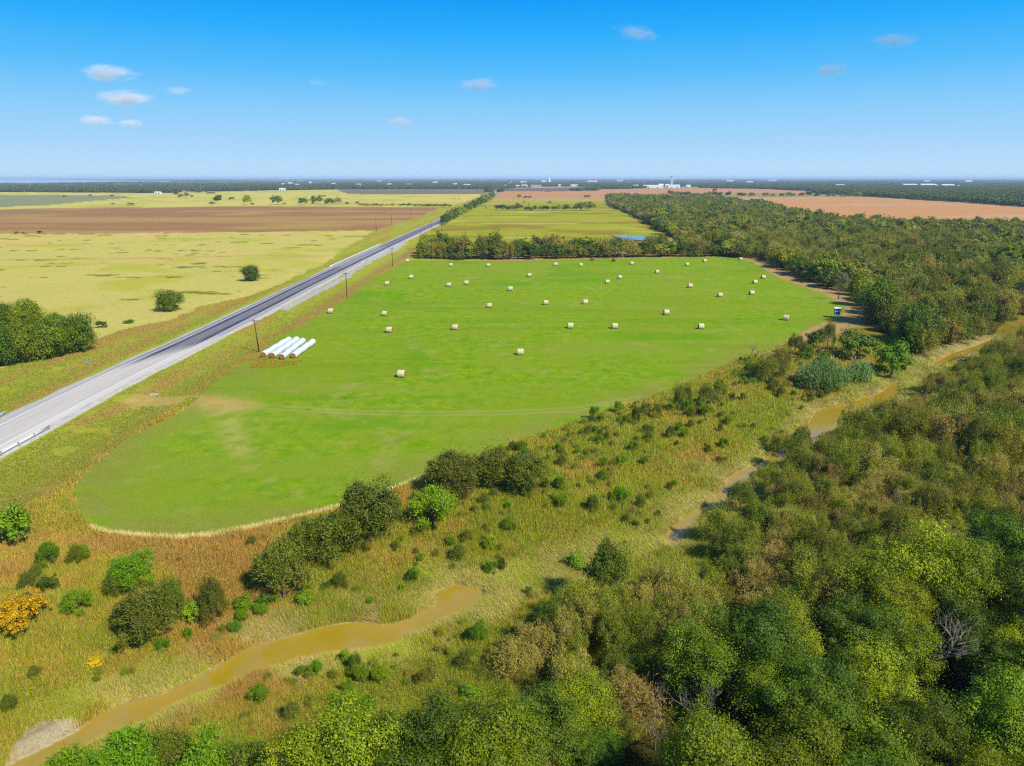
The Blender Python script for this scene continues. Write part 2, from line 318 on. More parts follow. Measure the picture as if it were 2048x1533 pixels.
def mat_attr(name, rough=.8, trans=.25):
    m, t, o = newmat(name); c = N(t, "ShaderNodeAttribute", attribute_name="tint").outputs["Color"]
    p = N(t, "ShaderNodeBsdfPrincipled"); p.inputs["Roughness"].default_value = rough; p.inputs["Specular IOR Level"].default_value = .15; L(t, c, p.inputs["Base Color"])
    tr = N(t, "ShaderNodeBsdfTranslucent"); L(t, c, tr.inputs[0])
    mx = N(t, "ShaderNodeMixShader"); mx.inputs[0].default_value = trans; L(t, p.outputs[0], mx.inputs[1]); L(t, tr.outputs[0], mx.inputs[2]); L(t, mx.outputs[0], o.inputs[0])
    return m
def mat_water(name, c, rough=.06, bump=.03, spec=.5, c2=None):
    m, t, o = newmat(name); pos = N(t, "ShaderNodeNewGeometry").outputs["Position"]
    n = noise(t, pos, 1.6, 4, .6); cc = mixc(t, ramp(t, noise(t, pos, .12, 4, .6), .4, .62), c, c2 or c)
    bsdf(t, o, cc, rough, spec, (n, bump, .05)); return m

K = {}
K['ground'] = mat_ground()
LK = .95
K['broad'] = mat_leaf("broadleaf", col(88, 112, 12, LK * 1.15), col(134, 140, 14, LK * 1.15), col(138, 142, 24, LK * 1.02), .55, .25, .38, .32)
K['dark'] = mat_leaf("dark_leaf", col(62, 88, 12, LK * 1.05), col(86, 106, 14, LK * 1.05), col(104, 118, 24, LK * 1.0), .50, .20, .38, .30)
K['dusk'] = mat_leaf("dusky_olive_leaf", col(90, 108, 22, LK * 1.1), col(104, 106, 28, LK * 1.1), col(118, 108, 40, LK * 1.1), .6, .22, .38, .2)
K['olive'] = mat_leaf("olive_leaf", col(124, 124, 30, LK * 1.38), col(92, 108, 20, LK * 1.38), col(142, 126, 46, LK * 1.38), .65, .26, .40, .25)
K['scrub'] = mat_leaf("scrub_leaf", col(140, 122, 54, LK * 1.38), col(118, 120, 32, LK * 1.38), col(152, 126, 76, LK * 1.38), .7, .26, .40, .28)
K['bright'] = mat_leaf("bright_leaf", col(100, 140, 14, LK), col(132, 154, 22, LK), col(84, 126, 14, LK), .6, .30, .38, .2)
K['yellow'] = mat_leaf("yellow_leaf", col(234, 196, 14, .8), col(236, 190, 14, .8), col(150, 140, 20, .8), .6, .3, .4)
K['reed'] = mat_leaf("reed_leaf", col(92, 136, 60, .75), col(126, 162, 80, .75), col(168, 190, 120, .75), .5, .3, .5)
K['far'] = mat_leaf("far_leaf", col(78, 98, 26, .8), col(98, 108, 30, .8), col(112, 118, 44, .8), .8, .15, .4)
K['bark'] = simple("bark", col(96, 80, 60), col(60, 50, 38), 9)
K['twig'] = simple("grey_twigs", col(150, 134, 116), col(104, 92, 78), 9)
K['dead'] = simple("dead_wood", col(178, 164, 146), col(124, 110, 94), 7, bump=.3)
K['wrap'] = None

# ---------------------------------------------------------------- mesh helpers
def mesh_np(name, V, Fq, mat=None, nside=4, smooth=False):
    V = np.asarray(V, np.float32).reshape(-1, 3); Fq = np.asarray(Fq, np.int32).reshape(-1, nside)
    me = bpy.data.meshes.new(name)
    me.vertices.add(len(V)); me.vertices.foreach_set("co", V.ravel())
    me.loops.add(Fq.size); me.loops.foreach_set("vertex_index", Fq.ravel())
    me.polygons.add(len(Fq)); me.polygons.foreach_set("loop_start", np.arange(0, Fq.size, nside, dtype=np.int32))
    try: me.polygons.foreach_set("loop_total", np.full(len(Fq), nside, np.int32))
    except Exception: pass
    me.update(calc_edges=True)
    if smooth: me.polygons.foreach_set("use_smooth", np.ones(len(Fq), bool))
    if mat: me.materials.append(mat)
    return me
def attr(me, name, C3):
    a = me.attributes.new(name, 'FLOAT_COLOR', 'POINT'); C4 = np.ones((len(C3), 4), np.float32); C4[:, :3] = C3; a.data.foreach_set("color", C4.ravel())
class MB:
    """collects boxes, tubes and discs as one mesh"""
    def __init__(s): s.v = []; s.f = []
    def add(s, vs, fs):
        k = len(s.v); s.v += [tuple(p) for p in vs]; s.f += [tuple(i + k for i in q) for q in fs]
    def box(s, c, d, rz=0):
        x, y, z = d[0] / 2, d[1] / 2, d[2] / 2; ca, sa = math.cos(rz), math.sin(rz)
        vs = [(c[0] + a * x * ca - b * y * sa, c[1] + a * x * sa + b * y * ca, c[2] + e * z) for e in (-1, 1) for a, b in ((-1, -1), (1, -1), (1, 1), (-1, 1))]
        s.add(vs, [(3, 2, 1, 0), (4, 5, 6, 7), (0, 1, 5, 4), (1, 2, 6, 5), (2, 3, 7, 6), (3, 0, 4, 7)])
    def tube(s, pts, rad, n=6, cap=True):
        P = [Vector(p) for p in pts]; rings = []
        up = Vector((0, 0, 1))
        for i, p in enumerate(P):
            d = (P[min(i + 1, len(P) - 1)] - P[max(i - 1, 0)]).normalized()
            a = d.cross(up if abs(d.z) < .95 else Vector((1, 0, 0))).normalized(); b = d.cross(a)
            r = rad[i] if isinstance(rad, (list, tuple)) else rad
            rings.append([p + (a * math.cos(2 * math.pi * k / n) + b * math.sin(2 * math.pi * k / n)) * r for k in range(n)])
        vs = [v for q in rings for v in q]; fs = []
        for i in range(len(P) - 1):
            for k in range(n): fs.append((i * n + k, i * n + (k + 1) % n, (i + 1) * n + (k + 1) % n, (i + 1) * n + k))
        if cap: fs += [tuple(range(n))[::-1], tuple((len(P) - 1) * n + k for k in range(n))]
        s.add(vs, fs)
    def mesh(s, name, mat, smooth=False):
        me = bpy.data.meshes.new(name); me.from_pydata(s.v, [], s.f); me.update()
        if mat: me.materials.append(mat)
        if smooth:
            for p in me.polygons: p.use_smooth = True
        return me
def obj(name, me, parent=None, loc=None):
    o = bpy.data.objects.new(name, me); COL.objects.link(o)
    if parent: o.parent = parent
    if loc is not None: o.location = loc
    return o
def thing(name, label, cat, loc=(0, 0, 0), rz=0, group=None, scale=None, me=None):
    o = bpy.data.objects.new(name, me); COL.objects.link(o); o.location = loc; o.rotation_euler = (0, 0, rz)
    if scale: o.scale = scale
    o['label'] = label; o['category'] = cat
    if group: o['group'] = group
    return o
def struct(name, me, kind='structure', loc=None):
    o = obj(name, me, None, loc); o['kind'] = kind; return o

# ---------------------------------------------------------------- ground: one sheet to the horizon, finer where it is near
def build_ground():
    ang = np.concatenate([np.linspace(-88, -42, 60)[:-1], np.linspace(-42, 42, 1150), np.linspace(42, 88, 60)[1:]]) * math.pi / 180
    rr = [6.0]
    while rr[-1] < 30:
        rr.append(rr[-1] + 1.0)
    while rr[-1] < 60000:
        r = rr[-1]; rr.append(r + min(max(r * r / (H * 710) * 0.75, .16), r * .04 + .3))
    rr = np.array(rr)
    A_, R_ = np.meshgrid(ang, rr); x = (np.sin(A_) * R_).ravel(); y = (np.cos(A_) * R_).ravel()
    z = height(x, y)
    nr, na = len(rr), len(ang)
    idx = np.arange(nr * na).reshape(nr, na)
    Fq = np.stack([idx[:-1, :-1], idx[:-1, 1:], idx[1:, 1:], idx[1:, :-1]], -1).reshape(-1, 4)[:, ::-1]
    me = mesh_np("ground", np.stack([x, y, z], 1), Fq, K['ground'], 4, True)
    A, B = grid_field(x, y); attr(me, "ca", A); attr(me, "cb", B)
    print("ground verts", len(x)); return struct("ground", me)
build_ground()

# water sheets: larger than the pools, the banks cut their outline
def sheet(name, P, z, mat):
    me = bpy.data.meshes.new(name); me.from_pydata([(a, b, z) for a, b in P], [], [tuple(range(len(P)))]); me.update(); me.materials.append(mat)
    return struct(name, me)
K['creek'] = mat_water("muddy_water", col(178, 148, 30, .62), .05, .12, .5, col(186, 154, 62, .62))
def strip_sheet(name, path, wd, z, mat):
    P = np.array(path); T = np.gradient(P, axis=0); T /= np.linalg.norm(T, axis=1)[:, None]; Nn = np.stack([-T[:, 1], T[:, 0]], 1)
    wd = np.array(wd)[:, None]; a = P + Nn * wd; b = P - Nn * wd; n = len(P)
    V = np.zeros((2 * n, 3)); V[:n, :2] = a; V[n:, :2] = b; V[:, 2] = z
    Fq = [[i, n + i, n + i + 1, i + 1] for i in range(n - 1)]
    return struct(name, mesh_np(name, V, Fq, mat))
cpath = [(-60, 1640), (0, 1565), (100, 1515), (250, 1440), (400, 1378), (550, 1310), (700, 1280), (850, 1242), (940, 1195), (1060, 1165), (1160, 1140), (1250, 1112), (1340, 1085), (1390, 1045), (1440, 1005), (1500, 955), (1580, 905),
         (1640, 855), (1700, 830), (1760, 803), (1790, 774), (1830, 752), (1870, 729), (1940, 702), (2000, 678), (2110, 635)]
cw = [6] * 9 + [3] * 4 + [5] * 4 + [9, 9, 8, 6, 4, 4, 4, 3, 3]
strip_sheet("creek_water", GP(cpath, ZW), cw, ZW, K['creek'])
K['pond'] = mat_water("pond_water", col(60, 90, 120, .4), .05, .02, .6)
sheet("pond", GP([(1220, 471), (1252, 470.5), (1300, 474), (1328, 474), (1326, 480), (1290, 482), (1262, 480), (1238, 476)]), .33, K['pond'])
K['pale_haze_sheet'] = mat_water("pale_haze_water", col(120, 150, 180, .5), .08, .02, .6)
sheet("pale_haze_sheet", GP([(-400, 359.5), (60, 359.3), (150, 360.2), (280, 361.8), (380, 363), (300, 364.6), (150, 366.5), (0, 368.5), (-400, 371)]), 2.0, K['pale_haze_sheet'])  # pale sky-reflecting sheet added to imitate the hazy far land at the left

# ---------------------------------------------------------------- road
def road():
    ys = np.concatenate([np.arange(RG[0, 1], 700, 4.0), np.arange(700, 5600, 25.0)])
    xs = xr(ys)
    k = 9; xs2 = np.convolve(np.pad(xs, k // 2, mode='edge'), np.ones(k) / k, 'valid'); P = np.stack([xs2, ys], 1)
    T = np.gradient(P, axis=0); T /= np.linalg.norm(T, axis=1)[:, None]; Nn = np.stack([T[:, 1], -T[:, 0]], 1)   # to the right
    def ribbon(us, zs, name, mat, sel=slice(None), attrs=True, smooth=True):
        V = []; C = []
        Pp, Nq, yy = P[sel], Nn[sel], ys[sel]
        for i in range(len(Pp)):
            for u_, z_ in zip(us, zs): V.append((Pp[i, 0] + Nq[i, 0] * u_, Pp[i, 1] + Nq[i, 1] * u_, z_)); C.append((u_, yy[i], 0))
        n = len(us); Fq = [[i * n + j, i * n + j + 1, (i + 1) * n + j + 1, (i + 1) * n + j] for i in range(len(Pp) - 1) for j in range(n - 1)]
        me = mesh_np(name, V, Fq, mat, 4, smooth); attr(me, "uvr", np.array(C)); return me
    # asphalt
    m, t, o = newmat("asphalt"); at = N(t, "ShaderNodeAttribute", attribute_name="uvr").outputs["Vector"]
    sx = N(t, "ShaderNodeSeparateXYZ"); L(t, at, sx.inputs[0]); u, v = sx.outputs[0], sx.outputs[1]
    pos = N(t, "ShaderNodeNewGeometry").outputs["Position"]
    st = N(t, "ShaderNodeCombineXYZ"); L(t, M2(t, 'MULTIPLY', u, 1.5), st.inputs[0]); L(t, M2(t, 'MULTIPLY', v, .03), st.inputs[1])
    ns = noise(t, st.outputs[0], 1.0, 5, .65); nf = noise(t, pos, 3, 5, .7)
    light = mixc(t, ramp(t, ns, .35, .65), col(226, 216, 200, .62), col(208, 196, 180, .60))
    def bandu(a, b, e=.25):
        return M2(t, 'MULTIPLY', ramp(t, u, a - e, a + e), ramp(t, u, b - e, b + e, 1, 0))
    lanes = M2(t, 'MAXIMUM', bandu(-3.3, -1.6), bandu(1.3, 3.2)); streak = M2(t, 'MULTIPLY', bandu(-1.3, 1.2, .4), .55)
    tarm = M2(t, 'MULTIPLY', M2(t, 'MAXIMUM', lanes, streak), ramp(t, ns, .30, .55, .55, 1))
    vv = M2(t, 'ADD', v, M2(t, 'MULTIPLY', u, -3.0)); vv = M2(t, 'ADD', vv, M2(t, 'MULTIPLY', ns, 25))
    on = ramp(t, vv, 176, 192); deck = M2(t, 'MULTIPLY', ramp(t, v, 340, 356), ramp(t, v, 440, 470, 1, 0)); left = ramp(t, u, .8, 1.2, 1, 0)
    tarm = M2(t, 'MULTIPLY', tarm, M2(t, 'SUBTRACT', 1.0, M2(t, 'MULTIPLY', M2(t, 'MULTIPLY', deck, left), .75)))
    c = mixc(t, M2(t, 'MULTIPLY', tarm, on), mixc(t, on, light, col(176, 168, 168, .55)), col(84, 84, 96, .55))
    c = mixc(t, ramp(t, nf, .3, .7, .25, 0), c, mixc(t, 1.0, c, (.8, .8, .8), 'MULTIPLY'))
    bsdf(t, o, c, .9, .15, (nf, .2, .01)); K['asphalt'] = m
    gm = simple("shoulder_gravel", col(222, 214, 198), col(190, 182, 164), 1.2, .95)
    # ragged shoulder edges
    V = []; rows = []
    us = [-6.6, -6.0, -4.8, 4.8, 6.2, 7.0]
    for i in range(len(P)):
        rag = (fbm(np.array([ys[i] * 1.0]), np.array([0.]), 14, 5)[0] - .5) * 2.6; rag2 = (fbm(np.array([ys[i]]), np.array([9.]), 11, 6)[0] - .4) * 2.6
        ww = [us[0] + rag, us[1] + rag * .6, us[2], us[3], us[4] + rag2 * .6, us[5] + rag2]
        zz = [.10, ZR - .07, ZR - .03, ZR - .03, ZR - .07, .10]
        for u_, z_ in zip(ww, zz): V.append((P[i, 0] + Nn[i, 0] * u_, P[i, 1] + Nn[i, 1] * u_, z_))
    n = 6; Fq = [[i * n + j, i * n + j + 1, (i + 1) * n + j + 1, (i + 1) * n + j] for i in range(len(P) - 1) for j in range(n - 1)]
    struct("road_shoulder", mesh_np("road_shoulder", V, Fq, gm))
    struct("road", ribbon([-5.1, -4.95, -2.5, 0, 2.5, 4.95, 5.1], [ZR - .1, ZR, ZR, ZR, ZR, ZR, ZR - .1], "road", K['asphalt'], smooth=False))
    wm = simple("white_line_paint", col(246, 246, 246, .75), col(226, 228, 230, .75), 2, .7); om = simple("orange_line_paint", col(232, 180, 120, .7), col(220, 170, 120, .6), 2, .7)
    for u_ in (-3.45, 3.45):
        struct("road_edge_line", ribbon([u_ - .09, u_ + .09], [ZR + .006] * 2, "road_edge_line", wm))
    V = []; Fq = []
    v = RG[0, 1] + 3
    while v < 1500:
        for a in (v, v + 3.0):
            xx = np.interp(a, ys, xs2)
            V += [(xx - .07, a, ZR + .006), (xx + .07, a, ZR + .006)]
        k = len(V) - 4; Fq.append([k, k + 1, k + 3, k + 2]); v += 12.2
    struct("road_centre_dashes", mesh_np("road_centre_dashes", V, Fq, om))
    return P, Nn, ys
RP, RN, RY = road()
def road_pt(y, u):
    i = int(np.argmin(np.abs(RY - y))); return Vector((RP[i, 0] + RN[i, 0] * u, RP[i, 1] + RN[i, 1] * u, 0))

# ---------------------------------------------------------------- guardrails, culvert, signs
K['steel'] = simple("galvanised_steel", (.84, .87, .90), (.72, .75, .79), 3, .45, .5, .0)
K['post'] = simple("post_wood", col(190, 184, 176), None, 6)
K['white'] = simple("white_paint", (.75, .76, .78), (.66, .67, .68), 3, .6)
K['conc'] = simple("concrete", col(214, 210, 196), col(186, 180, 166), 2)
K['yel'] = simple("yellow_paint", (.75, .68, .12), None, 3, .6)
K['blue'] = simple("blue_sign_paint", (.12, .25, .55), None, 3, .5)
def guardrail(y0, y1, u, label, refl=True):
    t = thing("guardrail", label, "guardrail", road_pt(y0, u) + Vector((0, 0, ZR - .1)), group="steel guardrails beside the highway")
    base = Vector(t.location)
    side = -1 if u < 0 else 1
    n = max(2, int((y1 - y0) / 3.8)); mb = MB(); prof = [(0, .42), (.07, .48), (.02, .56), (.02, .60), (.07, .68), (0, .74)]
    V = []; 
    for i in range(n + 1):
        p = road_pt(y0 + (y1 - y0) * i / n, u) - base
        for a, b in prof: V.append((p.x - side * a, p.y, b + ZR - .1))
    k = len(prof)
    me = mesh_np("rail", V, [[i * k + j, i * k + j + 1, (i + 1) * k + j + 1, (i + 1) * k + j] for i in range(n) for j in range(k - 1)], K['steel'])
    o = obj("rail", me, t); o.location = (0, 0, -(ZR - .1))
    md = o.modifiers.new("thickness", 'SOLIDIFY'); md.thickness = .02
    for i in range(n + 1):
        p = road_pt(y0 + (y1 - y0) * i / n, u) - base
        mb = MB(); mb.box((p.x + side * .12, p.y, .28), (.18, .16, 1.1)); obj("post", mb.mesh("post", K['post']), t)
    if refl:
        mb = MB(); p = road_pt(y0, u) - base; mb.box((p.x, p.y - .3, .55), (.35, .12, .9)); obj("end_marker", mb.mesh("end_marker", K['yel']), t)
guardrail(88, 116.5, 6.3, "silver guardrail ending on the near side of the highway at the left photo edge", False)
guardrail(104, 125, -6.4, "silver guardrail ending on the far side of the highway at the left photo edge", False)
guardrail(348, 470, -5.9, "long steel guardrail on the far side of the highway bridge deck")
guardrail(362, 476, 5.9, "long steel guardrail on the near side of the highway bridge deck")
# culvert marker
x, y, z = ground_at(578, 613)
t = thing("culvert_headwall", "white concrete culvert headwall below the road with a yellow marker post", "culvert", (x, y, z))
mb = MB(); mb.box((-.6, 0, .12), (3.0, 1.0, .5), .2); mb.box((-2.0, -.9, .05), (.3, 1.8, .4), .5); mb.box((.9, -.7, .05), (.3, 1.6, .4), -.4); obj("slab", mb.mesh("slab", K['conc']), t)
mb = MB(); mb.box((.6, .1, 1.0), (.28, .12, 1.7)); obj("marker_post", mb.mesh("marker_post", K['yel']), t)
for px, py, lab, mt, hh in ((178, 731, "small blue road sign on a thin post in the left roadside grass", 'blue', 1.0), (640, 577, "short white delineator post beside the bright gravel strip", 'white', .7)):
    x, y, z = ground_at(px, py)
    t = thing("road_sign" if mt == 'blue' else "delineator_post", lab, "sign" if mt == 'blue' else "post", (x, y, z), .2)
    mb = MB(); mb.tube([(0, 0, 0), (0, 0, hh)], .04); obj("post", mb.mesh("post", K['post']), t)
    mb = MB(); mb.box((0, -.05, hh), (.6 if mt == 'blue' else .16, .03, .6 if mt == 'blue' else .3), 0); obj("panel", mb.mesh("panel", K[mt]), t)
x, y, z = ground_at(307, 791)
mb = MB(); mb.box((0, 0, .18), (1.3, .55, .36), .3); mb.box((.5, .4, .1), (.5, .4, .25), .9); o = thing("concrete_block", "small pale broken concrete block at the field entrance by the road", "block", (x, y, z), me=mb.mesh("concrete_block", K['conc']))

# ---------------------------------------------------------------- utility poles
K['pole'] = simple("creosote_wood", col(104, 78, 56), col(70, 52, 40), 5)
K['insul'] = simple("insulator_glaze", (.6, .62, .62), None, 5, .3)
def pole_tree(h):
    mb = MB(); mb.tube([(0, 0, -.3), (0, 0, h * .5), (.0, 0, h)], [.17, .14, .11], 8); a = mb.mesh("pole", K['pole'], True)
    mb = MB(); mb.box((0, .14, h - .45), (2.4, .1, .12)); mb.tube([(-.7, .16, h - .5), (0, .16, h - 1.2)], .025, 5); mb.tube([(.7, .16, h - .5), (0, .16, h - 1.2)], .025, 5); b = mb.mesh("crossarm", K['pole'])
    mb = MB(); mb.tube([(0, 0, -.1), (0, 0, 0), (0, 0, .14)], [.035, .06, .03], 6)
    c = mb.mesh("insulator", K['insul'])
    return a, b, c
PM = pole_tree(8.4)
POLES = [(518, 704, 1.0, "wooden utility pole with a crossarm beside the white bale rows"), (694, 595, 1.1, "wooden utility pole beside the tan strip, second from the front"),
         (785, 532, 1.1, "wooden utility pole just left of the hedge end"), (841, 479, .85, "short brown utility pole behind the left end of the hedge"), (864, 473, 1.0, "utility pole behind the hedge top, left of the roadside trees"),
         (883.5, 461, .95, "utility pole at the foot of the first roadside tree"), (752.5, 462.5, 1.3, "utility pole at the corner of the brown field, far side of road"), (783.5, 449, 1.15, "utility pole on brown field edge, second along the far side"),
         (822, 438, 1.1, "utility pole on brown field edge, third along the far side"), (909, 405, 1.3, "thin distant utility pole left of the road in the yellow pasture"), (919, 401, 1.3, "thinnest distant utility pole near the road in the yellow pasture")]
for i, (px, py, s, lab) in enumerate(POLES):
    x, y, z = ground_at(px, py); rz = .15 if i % 2 else -.05
    t = thing("utility_pole", lab, "utility pole", (x, y, z), rz, "utility poles along the highway", (1, 1, s))
    t.rotation_euler = (R(-1.0 if i else 1.5), R(-2.2 if i == 0 else .6), rz)
    obj("pole", PM[0], t); ca_ = obj("crossarm", PM[1], t)
    for q in (-1.1, -.35, .35, 1.1): obj("insulator", PM[2], ca_, (q, .14, 8.1))

# ---------------------------------------------------------------- hay bales
def mat_bale():
    m, t, o = newmat("net_wrapped_straw"); co = N(t, "ShaderNodeTexCoord").outputs["Object"]
    wv = N(t, "ShaderNodeTexWave"); wv.wave_type = 'BANDS'; wv.bands_direction = 'X'; wv.inputs["Scale"].default_value = 3.2; wv.inputs["Distortion"].default_value = 1.2; wv.inputs["Detail"].default_value = 3; L(t, co, wv.inputs[0])
    n = noise(t, co, 5, 6, .7); c = mixc(t, ramp(t, n, .3, .7), col(236, 226, 188, .72), col(205, 184, 128, .68)); c = mixc(t, ramp(t, wv.outputs[1], .2, .8, 0, .25), c, col(190, 170, 120, .6))
    bsdf(t, o, c, .85, .2, (n, .5, .05)); return m
K['bale'] = mat_bale()
def mat_hay(name, a, b):
    m, t, o = newmat(name); co = N(t, "ShaderNodeTexCoord").outputs["Object"]
    wv = N(t, "ShaderNodeTexWave"); wv.wave_type = 'RINGS'; wv.rings_direction = 'X'; wv.inputs["Scale"].default_value = 4; wv.inputs["Distortion"].default_value = 3; wv.inputs["Detail"].default_value = 4; L(t, co, wv.inputs[0])
    c = mixc(t, wv.outputs[1], a, b); bsdf(t, o, c, .95, .1, (wv.outputs[1], .6, .04)); return m
K['hayend'] = mat_hay("hay_end", col(206, 160, 78), col(160, 110, 50)); K['oldhay'] = mat_hay("old_hay", col(190, 132, 62), col(140, 92, 42)); K['hayor'] = mat_hay("orange_hay_end", col(224, 160, 66, .6), col(176, 112, 40, .55))
def bale_meshes(r, wl, wrap, end, seed):
    rs = np.random.default_rng(seed); n = 28; V = []; ph = rs.uniform(0, 6, 3)
    prof = [(-wl / 2, r * .90), (-wl / 2 + .05, r * .97), (-wl / 2 + .16, r), (-wl / 4, r * 1.01), (0, r * 1.0), (wl / 4, r * 1.01), (wl / 2 - .16, r), (wl / 2 - .05, r * .97), (wl / 2, r * .90)]
    for xx, rr in prof:
        for k in range(n):
            a = 2 * math.pi * k / n; q = rr * (1 + .015 * math.sin(3 * a + ph[0]) + .01 * math.sin(7 * a + ph[1] + xx)); zz = math.sin(a) * q
            if zz < -r * .8: zz = -r * .8 + (zz + r * .8) * .35
            V.append((xx, math.cos(a) * q * 1.02, zz + r * .87))
    Fq = [[i * n + k, i * n + (k + 1) % n, (i + 1) * n + (k + 1) % n, (i + 1) * n + k] for i in range(len(prof) - 1) for k in range(n)]
    Fq = np.array(Fq)[:, ::-1]
    body = mesh_np("net_wrap", V, Fq, wrap, 4, True); ends = []
    for sgn, ring in ((-1, 0), (1, len(prof) - 1)):
        E = []; rim = V[ring * n:(ring + 1) * n]; cz = sum(v[2] for v in rim) / n
        for fr, off in ((1.0, 0), (.75, .03), (.4, .05), (.08, .02)):
            for v in rim: E.append((v[0] + sgn * (off + rs.uniform(-.008, .012)), v[1] * fr, cz + (v[2] - cz) * fr))
        E.append((rim[0][0], 0, cz)); ff = [[i * n + k, i * n + (k + 1) % n, (i + 1) * n + (k + 1) % n, (i + 1) * n + k] for i in range(3) for k in range(n)]
        if sgn < 0: ff = [q for q in ff]
        else: ff = [q[::-1] for q in ff]
        mb = bpy.data.meshes.new("hay_end"); mb.from_pydata(E, [], ff + [(3 * n + k, 3 * n + (k + 1) % n, 4 * n) for k in range(n)]); mb.update(); mb.materials.append(end)
        for p in mb.polygons: p.use_smooth = True
        ends.append(mb)
    return body, ends
BM = [bale_meshes(.86, 1.62, K['bale'], K['hayend'], s) for s in (1, 2, 3)]
OLD = bale_meshes(.95, 1.55, K['oldhay'], K['oldhay'], 5)
ORD = ["", "first", "second", "third", "fourth", "fifth", "sixth", "seventh", "eighth", "ninth"]
ROWS = [[(802, 756, -8)], [(1041, 711, -2)], [(778, 666, -8), (910.5, 660.5, -10), (1141, 657.5, 0), (1230, 658, 0), (1403, 658.5, 2)],
        [(661, 627.5, -4), (769, 632.5, -10), (1333.5, 630, 2)], [(979, 616, -4), (1092, 610, 0), (1171, 609, 2)],
        [(1021, 582, 0), (1441, 594.5, 2), (1504.5, 590, 5)], [(774, 571, -3), (898, 574, -4), (933, 569.5, -2), (1215, 567.5, 2), (1381, 576, 2), (1511, 568, 4)],
        [(822.5, 558, -2), (1059, 554, 2), (1240, 558, 3), (1315, 547, 3), (1527.5, 558, 2)], [(815, 525, 0), (902, 533, 0), (977, 534, 2), (1111.5, 532, 2), (1162, 533, 4), (1264, 530, 4), (1375, 532, 3), (1410, 524.5, 3), (1482, 521, 0)]]
def put_bale(px, py, deg, lab, k, ms=None, grp="round hay bales lying in the green field"):
    x, y, z = ground_at(px, py); b, e = ms or BM[k % 3]
    t = thing("hay_bale", lab, "hay bale", (x, y + .8, z + .0), R(deg), grp)
    s = .95 + .1 * random.random(); t.scale = (s, s, s)
    obj("net_wrap", b, t); obj("hay_end", e[0], t); obj("hay_end", e[1], t)
k = 0
for ri, row in enumerate(ROWS):
    for ci, (px, py, d) in enumerate(row):
        if ri == 0: lab = "cream round hay bale lying nearest the camera in the green field"
        elif ri == 1: lab = "cream round hay bale, second nearest the camera, near the field's middle"
        elif ri == len(ROWS) - 1: lab = f"small cream hay bale, {ORD[ci + 1]} from the left in the farthest row before the hedge"
        else: lab = f"cream round hay bale, {ORD[ci + 1]} from the left in the {ORD[ri + 1]} row from the camera"
        put_bale(px, py, d, lab, k); k += 1
put_bale(1574, 641.5, -32, "cream round hay bale turned askew, lying alone left of the hunting blind", 1)
put_bale(1185, 521.5, 70, "old brown hay bale at the hedge foot, left one of two", 0, OLD, "old brown hay bales at the hedge")
put_bale(1228, 523.5, 60, "old brown hay bale at the hedge foot, right one of two", 0, OLD, "old brown hay bales at the hedge")

# rows of bales wrapped end to end in white film
def mat_film():
    m, t, o = newmat("white_bale_film"); co = N(t, "ShaderNodeTexCoord").outputs["Object"]; n = noise(t, co, 2.5, 6, .7)
    c = mixc(t, ramp(t, n, .3, .7), (.62, .64, .63), (.42, .44, .42)); bsdf(t, o, c, .45, .4, (n, .35, .06)); return m
K['film'] = mat_film()
for i, (a, b) in enumerate((((526, 716), (578, 684)), ((544, 718), (594, 684)), ((563, 720.5), (606, 687)), ((585.5, 718), (626, 689)))):
    x0, y0, z0 = ground_at(*a); x1, y1, z1 = ground_at(*b)
    Ld = math.hypot(x1 - x0, y1 - y0); an = math.atan2(y1 - y0, x1 - x0); nb = max(3, int(Ld / 1.5)); r = .80; n = 24; V = []; rs = np.random.default_rng(i)
    for s in range(nb * 5 + 1):
        ph = (s % 5) / 5; q0 = r * (1 - (.10 if s % 5 == 0 else .03 if s % 5 in (1, 4) else 0)) * (.93 if s in (0, nb * 5) else 1); wob = rs.uniform(-.01, .01)
        for kk in range(n):
            aa = 2 * math.pi * kk / n; q = q0 + wob; zz = math.sin(aa) * q
            if zz < -r * .8: zz = -r * .8 + (zz + r * .8) * .3
            V.append((s * Ld / (nb * 5), math.cos(aa) * q, zz + r * .87 + .06 * math.sin(s * .35 + i)))
    Fq = np.array([[q * n + kk, q * n + (kk + 1) % n, (q + 1) * n + (kk + 1) % n, (q + 1) * n + kk] for q in range(nb * 5) for kk in range(n)])[:, ::-1]
    lab = ["long white wrapped bale row nearest the utility pole", "long white wrapped bale row, second from the utility pole", "long white wrapped bale row, third from the utility pole", "shorter white wrapped bale row standing slightly apart on the right"][i]
    t = thing("wrapped_bale_row", lab, "bale row", (x0, y0 + .5, z0), an, "white wrapped bale rows")
    obj("film_wrap", mesh_np("film_wrap", V, Fq, K['film'], 4, True), t)
    for ex, sg in ((0, -1), (Ld, 1)):
        rim = V[:n] if ex == 0 else V[-n:]; cz = sum(v[2] for v in rim) / n; E = []
        for fr, off in ((1, -.02), (.8, .05), (.4, .07), (.05, .02)): E += [(v[0] + sg * off, v[1] * fr, cz + (v[2] - cz) * fr) for v in rim]
        E.append((ex, 0, cz)); ff = [[q * n + kk, q * n + (kk + 1) % n, (q + 1) * n + (kk + 1) % n, (q + 1) * n + kk] for q in range(3) for kk in range(n)]
        me = bpy.data.meshes.new("hay_face"); me.from_pydata(E, [], ff + [(3 * n + kk, 3 * n + (kk + 1) % n, 4 * n) for kk in range(n)]); me.update(); me.materials.append(K['hayor']); obj("hay_face", me, t)

